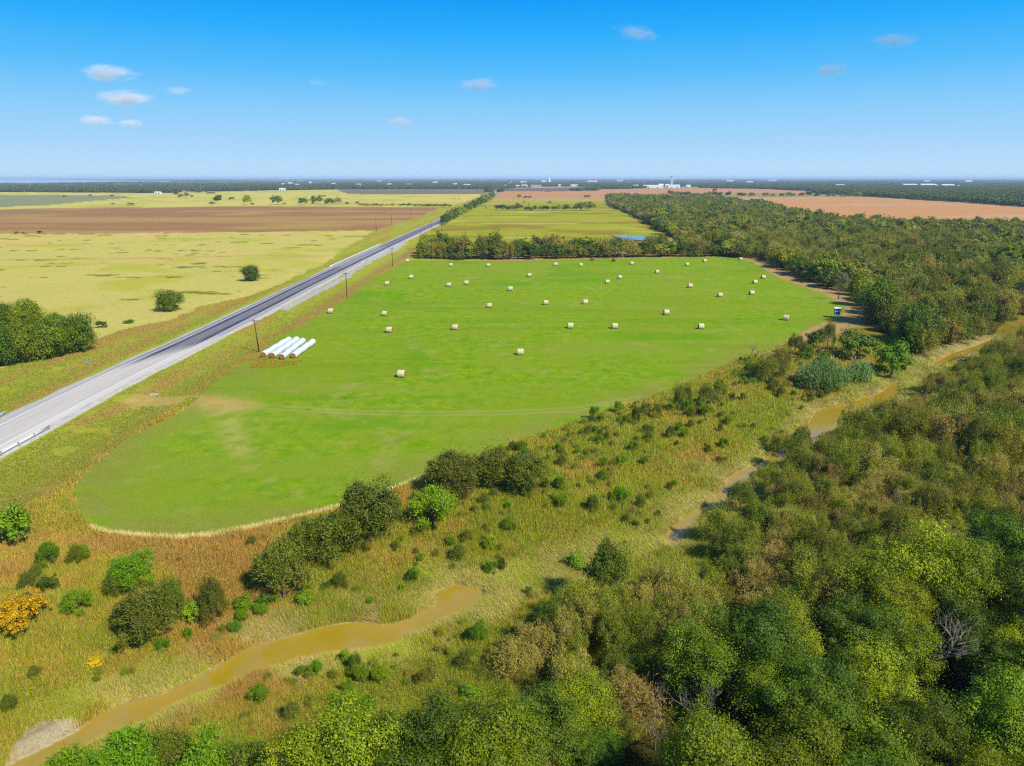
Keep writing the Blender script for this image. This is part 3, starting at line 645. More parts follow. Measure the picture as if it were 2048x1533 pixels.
# ---------------------------------------------------------------- hunting blind
def blind():
    x, y, z = ground_at(1673, 635.5)
    t = thing("hunting_blind", "white box hunting blind raised on legs at the field's right corner", "hunting blind", (x, y, z), R(-12))
    wm = K['white']; dm = simple("dark_mesh_panel", (.05, .08, .11), (.08, .12, .16), 8, .5)
    mb = MB()
    def fr(w0, w1, z0, z1, d0, d1):
        return [(-w0, -d0, z0), (w0, -d0, z0), (w0, d0, z0), (-w0, d0, z0), (-w1, -d1, z1), (w1, -d1, z1), (w1, d1, z1), (-w1, d1, z1)]
    q = [(3, 2, 1, 0), (4, 5, 6, 7), (0, 1, 5, 4), (1, 2, 6, 5), (2, 3, 7, 6), (3, 0, 4, 7)]
    mb.add(fr(.62, .88, 1.15, 2.95, .58, .80), q); obj("cabin", mb.mesh("cabin", dm), t)
    mb = MB()
    for sx in (-1, 1):
        for sy in (-1, 1): mb.tube([(sx * .64, sy * .60, 1.12), (sx * .92, sy * .83, 2.98)], .07, 5)
    mb.add(fr(.70, .70, 1.08, 1.16, .66, .66), q); mb.add(fr(.80, .80, 2.0, 2.07, .74, .74), q); mb.add([(.66, -.5, 1.2), (.68, .5, 1.2), (.93, .72, 2.9), (.93, -.72, 2.9), (.70, -.5, 1.2), (.72, .5, 1.2), (.97, .72, 2.9), (.97, -.72, 2.9)], q); obj("frame", mb.mesh("frame", wm), t)
    mb = MB(); mb.add(fr(1.02, .98, 2.95, 3.16, .94, .90), q); obj("roof", mb.mesh("roof", wm), t)
    for sx in (-1, 1):
        for sy in (-1, 1):
            mb = MB(); mb.tube([(sx * .75, sy * .72, 0), (sx * .60, sy * .58, 1.15)], .06, 6); obj("leg", mb.mesh("leg", wm), t)
    mb = MB()
    for sx in (-.2, .2): mb.tube([(sx, -1.25, 0), (sx, -.66, 1.15)], .03, 5)
    for k in range(4): mb.tube([(-.2, -1.15 + .13 * k, .2 + .25 * k), (.2, -1.15 + .13 * k, .2 + .25 * k)], .025, 5)
    obj("ladder", mb.mesh("ladder", wm), t)
blind()

# ---------------------------------------------------------------- foliage
def cards(P, Nv, T, l, wd, bend=.0, rs=None):
    """one small leaf or leaf spray at each point: a folded rhombus"""
    Nv = Nv / (np.linalg.norm(Nv, axis=1)[:, None] + 1e-9); T = T - Nv * (T * Nv).sum(1)[:, None]; T /= np.linalg.norm(T, axis=1)[:, None] + 1e-9
    B = np.cross(Nv, T); l = np.asarray(l)[:, None] if np.ndim(l) else l; wd = np.asarray(wd)[:, None] if np.ndim(wd) else wd
    V = np.stack([P - T * l * .5, P + B * wd * .5 + Nv * bend * wd + T * l * .08, P + T * l * .5, P - B * wd * .5 + Nv * bend * wd + T * l * .08], 1)
    n = len(P); return V.reshape(-1, 3), np.arange(n * 4).reshape(n, 4)
def rdir(n, rs): v = rs.normal(size=(n, 3)); return v / np.linalg.norm(v, axis=1)[:, None]
def crown_mesh(name, mat, Rr, Ht, z0, nc, nl, ll, lw, seed, style='broad', shape=1.0, cs=.33, lob_=.38):
    rs = np.random.default_rng(seed)
    zc = (Ht + z0) / 2; hz_ = (Ht - z0) / 2
    d = rdir(nc, rs); d[:, 2] = np.where((d[:, 2] < -.55) & (shape > .85), -d[:, 2] * .6, d[:, 2])
    rad = rs.uniform(.30, 1.0, nc) ** (.75 if style == 'broad' else .55)
    lob = rdir(6, rs); lobe = 1 + lob_ * np.max(np.clip(d @ lob.T, 0, 1) ** 5, axis=1) - .22 * rs.random(nc)
    tap = 1 - (shape - 1) * np.clip(d[:, 2], -1, 1) * .5
    C = np.stack([d[:, 0] * Rr * rad * lobe * tap, d[:, 1] * Rr * rad * lobe * tap, zc + d[:, 2] * hz_ * rad * np.minimum(lobe, 1.12)], 1)
    cr = Rr * cs * np.exp(rs.normal(-.12, .38, nc))
    wt = cr ** 1.7 * rs.uniform(.4, 1.4, nc); pick = rs.choice(nc, nl, p=wt / wt.sum())
    e = rdir(nl, rs); out = C[pick] - np.array([0, 0, zc - hz_ * .4]); out /= np.linalg.norm(out, axis=1)[:, None] + 1e-9
    e = e + out * .45 + np.array([0, 0, .25]); e /= np.linalg.norm(e, axis=1)[:, None]
    k = rs.uniform(.35, 1.08, nl); k = np.where(rs.random(nl) < .10, rs.uniform(1.0, 1.55, nl), k)      # stray sprigs beyond the clump
    P = C[pick] + e * (cr[pick] * k)[:, None] * np.array([1, 1, .75 if style == 'broad' else 1.8])
    P[:, 2] = np.maximum(P[:, 2], .1 + .4 * rs.random(nl))
    if style == 'broad':
        Nv = e * 1.0 + rdir(nl, rs) * .62 + np.array([0, 0, .3]); T = rdir(nl, rs)
    else:
        T = e * .6 + np.array([0, 0, .75]) + rdir(nl, rs) * .5; Nv = rdir(nl, rs) + e * .5 + np.array([0, 0, .25])
    s = rs.uniform(.55, 1.4, nl)
    V, Fq = cards(P, Nv, T, ll * s, lw * s, .12)
    return mesh_np(name, V, Fq, mat)
def trunk_mesh(name, mat, h, r, seed, limbs=6, spread=2.2):
    rs = np.random.default_rng(seed); mb = MB()
    ax = [(rs.normal() * .06 * k, rs.normal() * .06 * k, h * k / 4) for k in range(5)]
    mb.tube(ax, [r * 1.3, r, r * .8, r * .6, r * .35], 7)
    for k in range(limbs):
        a = k * 2.4 + rs.random(); z = h * (.35 + .5 * k / limbs); p0 = Vector((0, 0, z)); d = Vector((math.cos(a), math.sin(a), .9)).normalized(); Lq = spread * rs.uniform(.7, 1.1)
        mb.tube([p0, p0 + d * Lq * .5 + Vector((0, 0, .1)), p0 + d * Lq + Vector((0, 0, .4))], [r * .45, r * .3, r * .12], 5)
    return mb.mesh(name, mat, True)
def dead_tree_mesh(h, seed, lean=.1, depth=4, r0=.16, mat=None):
    rs = random.Random(seed); mb = MB()
    def br(p, d, L_, r, k):
        pts = [p]; n = 4
        for i in range(n):
            d = (d + Vector((rs.gauss(0, .16), rs.gauss(0, .16), rs.gauss(.03, .1)))).normalized(); pts.append(pts[-1] + d * L_ / n)
        mb.tube(pts, [r * (1 - .16 * i) for i in range(n + 1)], 5 if k < 2 else 3)
        if k < depth:
            for j in range(rs.choice([2, 3, 3, 4]) if k else 5):
                q = pts[rs.choice([2, 3, 4])] if k else pts[rs.choice([2, 3, 3, 4])]; a = rs.uniform(0, 6.28)
                nd = (d * .75 + Vector((math.cos(a), math.sin(a), rs.uniform(.0, .6))) * .8).normalized(); br(q, nd, L_ * rs.uniform(.5, .72), r * .5, k + 1)
    br(Vector((0, 0, -.2)), Vector((lean, 0, 1)).normalized(), h * .5, r0, 0)
    return mb.mesh("dead_tree", mat or K['dead'], True)

def proto(kind, i):
    """(crown mesh, trunk mesh, radius, height)"""
    if kind == 'broad': return (crown_mesh("crown", K[('broad', 'broad', 'dark', 'dark', 'broad')[i % 5]], 3.7, 8.6 + .5 * (i % 3), 1.0, 110, 36000, .135, .10, 100 + i, 'broad', 1.0, .25), trunk_mesh("trunk", K['bark'], 5.5, .24, i), 3.9, 9.0)
    if kind == 'scrub': return (crown_mesh("crown", K[('olive', 'scrub', 'dusk', 'scrub', 'olive')[i % 5]], 2.5, 5.2 + .5 * (i % 3), .3, 80, 12000, .28, .055, 200 + i, 'spray', 1.25, .22), trunk_mesh("trunk", K['twig'], 4.4, .10, 20 + i, 12, 2.3), 2.6, 5.4)
    if kind == 'bush': return (crown_mesh("crown", K[('bright', 'dusk', 'dark', 'yellow')[i % 4]], 1.5, 2.5, .0, 34, 4200, .20, .12, 300 + i, 'broad' if i % 4 != 1 else 'spray', 1.1, .32), trunk_mesh("stem", K['bark'], 1.5, .07, 40 + i, 5, .9), 1.6, 2.6)
    if kind == 'willow': return (crown_mesh("crown", K[('dusk', 'bright', 'dusk')[i % 3]], 2.3, 6.6, .2, 80, 13000, .30, .075, 400 + i, 'spray', 1.3, .24), trunk_mesh("trunk", K['twig'], 4, .13, 60 + i, 6, 1.4), 2.4, 6.6)
    if kind == 'mid': return (crown_mesh("crown", K[('olive', 'scrub', 'dark', 'dusk', 'broad', 'olive')[i % 6]], 3.1, 7.0, .0, 60, 4200, .42, .30, 500 + i, 'broad', 1.05, .28), None, 3.4, 7.2)
    if kind == 'midscrub': return (crown_mesh("crown", K[('scrub', 'olive', 'dusk')[i % 3]], 2.6, 5.2, .0, 60, 4200, .46, .13, 600 + i, 'spray', 1.2, .25), None, 2.7, 5.4)
    if kind == 'round': return (crown_mesh("crown", K[('dark', 'broad', 'olive')[i % 3]], 3.4, 6.0, .0, 110, 17000, .25, .17, 800 + i, 'broad', .8, .30, .10), trunk_mesh("trunk", K['bark'], 3.5, .2, 90 + i), 3.6, 6.2)
    if kind == 'gold': return (crown_mesh("crown", K['yellow'], 2.6, 4.0, .4, 90, 7000, .17, .12, 900 + i, 'broad', 1.15, .16), trunk_mesh("stem", K['twig'], 3.4, .05, 99, 16, 2.0), 2.9, 4.2)
    if kind == 'far': return (crown_mesh("crown", K['far'], 4.2, 8.0, .3, 14, 420, 1.7, 1.3, 700 + i, 'broad', 1.0, .42), None, 4.4, 8.0)
PR = {k: [proto(k, i) for i in range(n)] for k, n in (('broad', 5), ('scrub', 5), ('bush', 4), ('willow', 3), ('round', 3), ('gold', 1), ('mid', 6), ('midscrub', 3), ('far', 3))}

def tree(kind, i, px, py, wpx, hpx, label, cat="tree", name="tree", group=None, parts=True, pos=None, rz=None, scl=None):
    """a tree standing at the ground point under photo pixel (px, py); wpx, hpx is its size there"""
    c, tk, r0, h0 = PR[kind][i % len(PR[kind])]
    x, y, z = pos if pos is not None else ground_at(px, py)
    if scl is None:
        d = y * CP + (H - z) * SP; mp = d / F
        scl = (wpx * mp / 2 / r0, wpx * mp / 2 / r0, hpx * mp / h0 / (CP + .18))
    if kind == 'round' and pos is None: scl = (scl[0] * .92, scl[1] * .92, scl[2] * 1.28)
    rz = random.uniform(0, 6.28) if rz is None else rz
    if parts and tk:
        t = thing(name, label, cat, (x, y, z - .1), rz, group, scl); obj("crown", c, t); obj(tk.name.split('.')[0], tk, t)
    else: t = thing(name, label, cat, (x, y, z - .1), rz, group, scl, c)
    return t

# --- bushes and trees one can pick out near the creek and the field
NAMED = [
 ('willow', 0, 740, 1085, 150, 138, "large olive shrub tree below the hay field's pale edge, biggest of the row"),
 ('willow', 2, 657, 1125, 112, 118, "dark green shrub tree just left of the largest one by the field"),
 ('willow', 0, 568, 1200, 100, 146, "tall leaning olive shrub tree with bare dark foot above the creek bend"),
 ('willow', 1, 868, 1055, 94, 90, "bright green feathery shrub right of the largest shrub tree"),
 ('willow', 2, 905, 990, 108, 94, "olive round shrub with dark shadow at the field's lower edge"),
 ('willow', 0, 990, 975, 96, 92, "dark shrub with a pointed top at the field edge"),
 ('willow', 0, 1052, 980, 100, 84, "low wide olive shrub, rightmost of the three at the field edge"),
 ('bush', 0, 32, 1090, 74, 98, "yellow green leafy tree at the left photo edge by the roadside"),
 ('willow', 1, 101, 1135, 42, 62, "slim pointed green shrub left of the hay field's lower corner"),
 ('bush', 2, 100, 1186, 38, 46, "small dark green bush below the slim pointed shrub"),
 ('gold', 0, 42, 1262, 112, 96, "golden yellow flowering shrub at the left photo edge"),
 ('willow', 1, 158, 1226, 54, 58, "fuzzy light green bush right of the golden shrub"),
 ('willow', 1, 268, 1178, 82, 86, "broad bright green shrub in the weeds below the field's round end"),
 ('willow', 2, 240, 1192, 44, 60, "narrow green shrub left of the broad bright one in the weeds"),
 ('willow', 0, 296, 1284, 116, 126, "wide dark olive shrub above the washed creek bank"),
 ('willow', 2, 352, 1244, 52, 104, "upright dark shrub between the wide olive one and two leafy ones"),
 ('bush', 0, 384, 1246, 44, 56, "small bright leafy bush second from the right above the straw bank"),
 ('willow', 0, 430, 1250, 54, 118, "thin brownish shrub right of the bright leafy bush above the straw bank"),
 ('bush', 0, 492, 1222, 42, 38, "low green leafy bush on the tan slope right of the thin brown shrub"),
 ('bush', 2, 536, 1212, 36, 34, "low dark leafy bush at the foot of the leaning shrub, left side"),
 ('bush', 0, 610, 1214, 34, 42, "low green leafy bush at the foot of the leaning shrub, right side"),
 ('bush', 2, 652, 1180, 22, 22, "tiny green bush alone on the tan slope above the creek"),
 ('bush', 2, 822, 1168, 22, 32, "small dark green bush above the creek's upper bank"),
 ('willow', 2, 1271, 850, 18, 44, "thin dark upright shrub casting a shadow by the field's right edge"),
 ('scrub', 2, 1292, 829, 26, 26, "small dark bush just right of the thin upright shrub"),
 ('scrub', 4, 1314, 838, 18, 34, "narrow leaning dark shrub, third in the little row by the field"),
 ('bush', 2, 1301, 866, 17, 20, "tiny dark bush standing alone below the little row"),
 ('scrub', 0, 1358, 824, 26, 56, "tall dark brown-green shrub on the slope right of the little row"),
 ('scrub', 4, 1372, 812, 22, 44, "olive shrub touching the tall brown-green one on the slope"),
 ('scrub', 2, 1412, 808, 34, 40, "dark round bush on the slope above the yellow weeds"),
 ('scrub', 0, 1436, 798, 30, 42, "olive bush behind the dark round bush on the slope"),
 ('scrub', 0, 1530, 768, 62, 54, "wide dark olive shrub left of the cane clumps"),
 ('scrub', 4, 1558, 760, 46, 66, "brownish shrub between the wide olive shrub and the cane"),
 ('scrub', 2, 1590, 709, 38, 40, "small dark pointed shrub at the hay field's right corner"),
 ('bush', 2, 1627, 698, 34, 44, "dense dark green bush, middle of the three at the field corner"),
 ('scrub', 4, 1654, 698, 32, 56, "olive bush, right of the three at the field corner"),
 ('bush', 2, 1712, 718, 78, 56, "wide dark green bush behind the cane clumps"),
 ('bush', 0, 1782, 752, 72, 74, "bright green rounded shrub over the creek's narrow neck"),
 ('willow', 1, 1810, 700, 60, 70, "tall green tree leaning above the creek's bright shrub"),
 ('round', 0, 1752, 648, 78, 86, "very dark green tree at the field's right corner beside the blind"),
 ('round', 0, 1830, 700, 88, 86, "dark green tree hanging over the creek's upper reach"),
 ('round', 1, 1724, 612, 52, 50, "bright green topped tree behind the hunting blind"),
 ('bush', 0, 447, 1378, 16, 24, "small green sprig standing in the muddy creek's lower side"),
 ('bush', 0, 1150, 1132, 40, 34, "grassy olive bush on the dry creek bed"),
 ('gold', 0, 195, 1330, 42, 26, "low yellow leafed bush on the tan slope at the lower left"),
 ('bush', 0, 690, 1325, 26, 34, "green sprout on the creek's lower bank by a sandy spot"),
 ('bush', 0, 940, 1398, 44, 36, "bright leafy bush rising from the weeds at the bottom centre"),
 ('scrub', 0, 1580, 935, 60, 70, "olive scrub tree hiding the creek between its shaded bend and pool, nearer one"),
 ('scrub', 4, 1556, 905, 46, 52, "brownish scrub tree hiding the creek between its shaded bend and pool, farther one"),
 ('scrub', 2, 1600, 905, 40, 54, "dark scrub tree at the lower tip of the muddy pool"),
 ('willow', 0, 1215, 1205, 90, 150, "tall olive shrub tree at the dry creek bed's lower side"),
 ('scrub', 4, 1160, 1240, 80, 90, "brown olive scrub at the dry creek bed left of the tall one"),
 ('willow', 1, 150, 1600, 120, 120, "bright green leafy shrub cut by the bottom edge at the left"),
 ('willow', 1, 262, 1590, 150, 150, "bright green leafy shrub over the creek at the bottom left"),
 ('willow', 0, 350, 1565, 80, 140, "pale brownish willow shrub between two bright green ones at the bottom left"),
 ('willow', 1, 432, 1610, 130, 170, "bright green leafy shrub right of the brownish willow at the bottom"),
 ('willow', 2, 505, 1600, 90, 160, "dark narrow shrub beside the bright green ones at the bottom"),
 ('broad', 1, 610, 1680, 200, 235, "yellow green leafy crown cut by the bottom edge, left of centre"),
 ('broad', 1, 720, 1650, 240, 285, "large yellow green leafy crown at the bottom, left of centre"),
 ('broad', 2, 860, 1640, 240, 290, "large dark green leafy crown at the bottom centre"),
 ('broad', 1, 985, 1640, 220, 290, "yellow green leafy crown at the bottom, just right of centre"),
 ('broad', 3, 540, 1650, 130, 170, "narrow dark green leafy crown at the bottom between bright shrubs and yellow green crown"),
 ('broad', 0, 790, 1600, 190, 205, "mid green leafy crown behind the two large bottom crowns left of centre"),
 ('broad', 4, 925, 1590, 180, 200, "mid green leafy crown behind the bottom centre crowns"),
 ('broad', 2, 1070, 1570, 190, 210, "dark green leafy crown right of the bottom centre crowns"),
 ('broad', 1, 1150, 1500, 160, 170, "yellow green crown in front of the brown olive scrub, bottom centre right"),
 ('scrub', 0, 1425, 1080, 66, 74, "olive scrub tree leaning over the narrow creek bend, lower one"),
 ('scrub', 2, 1478, 1026, 60, 66, "dusky scrub tree shading the narrow creek bend, middle one"),
 ('scrub', 0, 1525, 990, 56, 66, "olive scrub tree shading the narrow creek bend, upper one"),
 ('bush', 0, 690, 1420, 56, 50, "bright feathery green bush in the weeds above the bottom crowns"),
 # trees beyond the road
 ('round', 0, 341, 621, 54, 38, "round dark green tree alone in the yellow pasture, nearer one"),
 ('round', 0, 502, 562, 35, 30, "round dark green tree alone in the yellow pasture, farther one"),
 ('bush', 2, 204, 655, 20, 16, "small dark bush just right of the left grove"),
 ('bush', 0, 258, 646, 22, 8, "low green scrub on the pasture edge right of the left grove"),
 ('round', 1, 62, 668, 66, 64, "brownish topped tree in the middle of the left grove"),
 ('round', 3, 118, 672, 46, 44, "small dark tree in the left grove behind its right tree"),
 ('round', 0, 156, 704, 72, 72, "yellow green tree at the right end of the left grove"),
 ('round', 1, 100, 716, 74, 74, "dark green tree second from the right end of the left grove"),
 ('round', 4, 46, 724, 76, 74, "dark green tree at the near side of the left grove"),
 ('round', 0, 0, 732, 74, 78, "green tree cut by the left photo edge, near side of grove"),
 ('round', 0, 10, 668, 70, 62, "bright green tree cut by the left photo edge, far side of grove"),
 ('round', 3, 82, 698, 60, 60, "dark tree in the centre of the left grove"),
 ('round', 3, -20, 700, 70, 70, "dark tree at the left photo edge inside the grove"),
]
for k_, (kd, i, px, py, wp, hp, lab) in enumerate(NAMED):
    b = kd in ('bush', 'gold') or hp < 60 and kd in ('scrub', 'willow')
    tree(kd, i, px, py, wp, hp, lab, "bush" if b else "tree", "bush" if b else "tree")

# --- distant single trees in the pastures
SM = [(261, 411, 14, 7), (226, 409, 6, 4), (181, 394, 7, 6), (224, 393, 8, 4), (129, 394, 9, 4), (352, 391, 9, 8), (362, 395, 9, 8), (374, 395, 9, 10), (384, 395, 7, 6), (423, 388, 18, 5), (464, 399, 10, 6), (437, 406, 16, 19), (425, 410, 12, 9),
      (494, 410, 18, 20), (505, 410, 8, 5), (553, 409, 23, 21), (568, 410, 9, 6), (607, 410, 20, 17), (627, 407, 12, 17), (637, 408, 16, 17), (660, 410, 22, 16), (676, 408, 14, 16), (694, 409, 8, 6), (715, 407, 6, 5), (647, 394, 12, 4),
      (34, 468, 9, 7), (47, 468, 9, 6), (80, 467, 9, 7), (1005, 381, 9, 6), (1039, 396, 10, 9), (1051, 397, 9, 6), (1060, 396, 6, 5), (1174, 396, 13, 7), (1198, 381, 7, 6), (1048, 406, 5, 5), (1099, 408, 8, 6), (972, 418, 5, 4)]
WH = ["second dark field's top rim", "yellow pasture"]
for i, (px, py, wp, hp) in enumerate(sorted(SM)):
    side = "left of the highway" if px < 1000 else "right of the highway"
    sz = "large spreading" if hp > 14 else "small round" if hp > 5 else "tiny low"
    n_ = sum(1 for q in sorted(SM)[:i] if (q[0] < 1000) == (px < 1000)) + 1
    suf = "th" if 10 < n_ % 100 < 14 else {1: "st", 2: "nd", 3: "rd"}.get(n_ % 10, "th")
    tree('mid', i, px, py, wp * 1.05, hp * 1.1, f"{sz} distant tree in open pasture {side}, {n_}{suf} from the left there", "tree", "pasture_tree", "lone trees in the far pastures", False)
# --- rows of trees: hedge behind the field, avenue beside the road, hedges beyond
def row(path, nrow, kinds, hpx, wpx, jx, jy, name, labf, group, cat="tree"):
    n_ = 0
    for r_ in range(len(nrow)):
        for k in range(nrow[r_]):
            f = (k + .5 + random.uniform(-.3, .3)) / nrow[r_]; s = f * (len(path) - 1); a = min(int(s), len(path) - 2); q = s - a
            px = path[a][0] * (1 - q) + path[a + 1][0] * q + random.uniform(-jx, jx); py = path[a][1] * (1 - q) + path[a + 1][1] * q - r_ * jy + random.uniform(-.6, .6)
            sc = random.uniform(.75, 1.2); n_ += 1
            hh = hpx(f) if callable(hpx) else hpx; ww = wpx(f) if callable(wpx) else wpx
            kd, i = random.choice(kinds); tree(kd, i, px, py, ww * sc, hh * sc * (1 + .12 * r_), labf(r_, k), cat, name, group, kd in ('broad', 'willow'))
def ordn(k): return f"{k}{'th' if 10 < k % 100 < 14 else {1: 'st', 2: 'nd', 3: 'rd'}.get(k % 10, 'th')}"
row([(838, 516), (930, 518), (1060, 518), (1200, 515), (1330, 513), (1440, 512), (1490, 515)], [52, 34, 22], [('mid', 0), ('mid', 2), ('mid', 4), ('mid', 3), ('mid', 2), ('midscrub', 1), ('midscrub', 0), ('midscrub', 2)], lambda f: 39 - 9 * f, 34, 3, 4.2, "hedge_tree",
    lambda r_, k: f"green hedge tree behind the hay field, {ordn(k + 1)} from the left in the {['front', 'middle', 'back'][r_]} row", "trees in the hedge behind the hay field")
row([(886, 450), (905, 441), (930, 428), (960, 412), (982, 400), (986, 392)], [26, 16], [('mid', 0), ('mid', 2), ('mid', 4)], lambda f: 24 - 13 * f, lambda f: 18 - 8 * f, 1.2, 2.0, "roadside_tree",
    lambda r_, k: f"dark green tree in the long {['front', 'back'][r_]} row beside the highway, {ordn(k + 1)} from near end", "trees in the row beside the highway")
row([(990, 420), (1060, 421), (1130, 421), (1192, 421)], [19], [('mid', 0), ('mid', 2), ('mid', 4)], lambda f: 13 + 8 * (f > .82), lambda f: 15 + 4 * (f > .82), 1.5, 0, "clump_tree",
    lambda r_, k: f"dark tree in the short hedge across the middle pasture, {ordn(k + 1)} from the left", "trees in the short hedge across the middle pasture")
row([(718, 411), (760, 411), (820, 412), (860, 414), (902, 414)], [26], [('mid', 1), ('mid', 4)], lambda f: 4 + 4 * f, 12, 2, 0, "scrub_bush",
    lambda r_, k: f"low green scrub bush along the brown field's far edge, {ordn(k + 1)} from the left", "low scrub along the brown field's far edge", "bush")
row([(1338, 391), (1380, 393), (1440, 393.5), (1560, 393.5), (1650, 394), (1740, 394)], [34], [('mid', 0), ('mid', 2)], lambda f: 11 + 2 * math.sin(f * 20), 12, 2, 0, "boundary_tree",
    lambda r_, k: f"dark tree in the thin row between two pink fields, {ordn(k + 1)} from the left", "trees in the thin row between the pink fields")

# --- dead trees with pale bare branches
DT = [dead_tree_mesh(7.5, s, l, 4, .17) for s, l in ((3, .1), (8, .5), (12, .25))]
DEAD = [(1676, 598, 62, 0, "white bare dead tree in the wood edge behind the hay field's right side", 1.0), (1868, 1372, 210, 0, "bare dead tree standing among dark trees at the lower right", 1.0), (1916, 1560, 150, 2, "white bare dead tree near the bottom right corner", 1.0),
        (1452, 1462, 150, 1, "thick leaning brown dead trunk in the dark wood at the bottom centre right", 1.25), (1330, 1440, 110, 1, "pale leaning dead branches left of the thick leaning trunk", .9), (1112, 1575, 140, 1, "bent pale dead trunk at the bottom edge centre", .9),
        (1452, 1165, 62, 2, "small grey bare bush above the dark wood", .8), (978, 1452, 70, 2, "small bare white tree right of the bottom leafy crowns", .8), (1058, 421, 17, 0, "tiny white dead tree in the middle pasture's short hedge", 1.0), (1502, 712, 34, 2, "small grey bare tree on the slope at the field's lower right edge", .8), (1706, 568, 34, 0, "grey bare tree just right of the white one at the wood edge", .8), (1890, 560, 36, 2, "grey bare tree high in the right hand wood", .9), (1975, 610, 40, 0, "grey bare tree in the right hand wood near the photo edge", .9),
        (1640, 1075, 70, 2, "thin grey bare bush in the middle of the olive scrub", .6), (1790, 1040, 74, 0, "thin grey bare tree in the olive scrub near its right side", .6), (1700, 960, 60, 2, "thin grey bare bush below the yellow weedy gap in the scrub", .6), (1905, 940, 64, 0, "thin grey bare tree in the scrub at the right photo edge", .6), (1310, 640 + 860, 110, 2, "thin grey dead branches in the dark wood left of the big shadow", .8)]
for px, py, hp, k, lab, th in DEAD:
    x, y, z = ground_at(px, py); d = y * CP + (H - z) * SP; s = hp * d / F / 7.0
    thing("dead_tree", lab, "dead tree", (x, y, z), random.uniform(2.6, 3.6), "bare dead trees", (s * th, s * th, s), DT[k])

# --- woods: the 300 trees that show largest are things, the rest one mass
def scatter(P, sp, jit, seed, xmax=1e9):
    Q = GP(P); rs = np.random.default_rng(seed); x0, y0 = Q.min(0); x1, y1 = Q.max(0); x1 = min(x1, xmax)
    gx, gy = np.meshgrid(np.arange(x0, x1, sp), np.arange(y0, y1, sp)); gx = gx.ravel() + rs.uniform(-jit, jit, gx.size) * sp; gy = gy.ravel() + rs.uniform(-jit, jit, gy.size) * sp
    m = inpoly(gx, gy, Q); return gx[m], gy[m]
pts = []
bx, by = scatter(BROAD, 4.3, .42, 1)
ok = (by > 26) & (fbm(bx, by, 9, 96) > .27)
DX = [ground_at(a[0], a[1])[:2] for a in DEAD]
def clear_of_dead(x, y):
    k = np.ones(x.shape, bool)
    for a, b in DX:
        if b < 60:
            for f, r in ((0, 2.0), (3.2, 2.1), (6.0, 1.6)): k &= np.hypot(x - a * (1 - f / b), y - (b - f)) > r
    return k
ok &= clear_of_dead(bx, by)
pts += [('broad', a, b, 1.0) for a, b in zip(bx[ok], by[ok])]
BG = GP(BROAD)
sx_, sy_ = scatter(F_SOUTH, 2.75, .5, 2)
m = ~inpoly(sx_, sy_, BG) & (creekd(sx_, sy_) > 2.0) & (sx_ < 420)
dens = fbm(sx_, sy_, 20, 97); m &= dens > .30; m &= clear_of_dead(sx_, sy_)
pts += [('scrub', a, b, 1.0) for a, b in zip(sx_[m], sy_[m])]
nx_, ny_ = scatter(F_NORTH, 4.9, .5, 3)
m = (creekd(nx_, ny_) > 2) & (pdist(nx_, ny_, GP(HAY)) > 8.5) & (nx_ < 1500) & (np.hypot(nx_, ny_) < 2600) & (fbm(nx_, ny_, 17, 98) > .33) & (np.hypot(nx_ - G(1678, 592)[0], ny_ - G(1678, 592)[1]) > 5)
pts += [('north', a, b, 1.0) for a, b in zip(nx_[m], ny_[m])]
ex_, ey_ = scatter([(-60, 1900), (2500, 1900), (3200, 1000), (2900, 860), (2420, 1100), (2300, 1400)], 6, .4, 4)
rec = []
for kd, a, b, s in pts:
    if b < 27: continue
    rec.append((kd, a, b, math.hypot(a, b)))
rec.sort(key=lambda q: (q[3] / (3.8 if q[0] == 'broad' else 2.6 if q[0] == 'scrub' else 3.0)))
def visible(a, b):
    px, py = PX(a, b, 4.0); return -60 < px < 2110 and py < 1640
vis = [q for q in rec if visible(q[1], q[2])]; hid = [q for q in rec if not visible(q[1], q[2]) and q[3] < 200]
NIND = 292
ind, rest = vis[:NIND], vis[NIND:] + hid
hgt = lambda L_: height(np.array([q[1] for q in L_]), np.array([q[2] for q in L_]))
zi, zr = hgt(ind), hgt(rest)
rows = {}
for q, z in zip(ind, zi):
    px, py = PX(q[1], q[2], z); rows.setdefault(int(py // 60), []).append((px, q, z))
CN = {'broad': ["mid green", "mid green", "dark green", "dark green", "mid green"], 'scrub': ["olive", "brownish olive", "olive", "brownish olive", "olive"]}
for ri, key in enumerate(sorted(rows, reverse=True)):
    for ci, (px, q, z) in enumerate(sorted(rows[key], key=lambda v: v[0])):
        kd = 'scrub' if q[0] != 'broad' else 'broad'; i = random.randrange(5)
        nf = vn(np.array([q[1]]), np.array([q[2]]), 14, 5)[0]
        s = random.uniform(.68, 1.2) * (.85 + .3 * nf) * (.72 if q[0] == 'scrub' else .85 if q[0] == 'broad' else .9); sh = s * random.uniform(.8, 1.2)
        if q[0] == 'broad' and q[1] < 8: s *= .72; sh = s * random.uniform(.75, .95)
        lab = f"{CN[kd][i]} {'leafy tree' if kd == 'broad' else 'scrub tree'} in the creekside wood, {ordn(ci + 1)} from left in {ordn(ri + 1)} row from front"
        tree(kd, i, 0, 0, 0, 0, lab, "tree", "wood_tree", "trees of the wood beside the creek", True, (q[1], q[2], z), None, (s, s, sh))

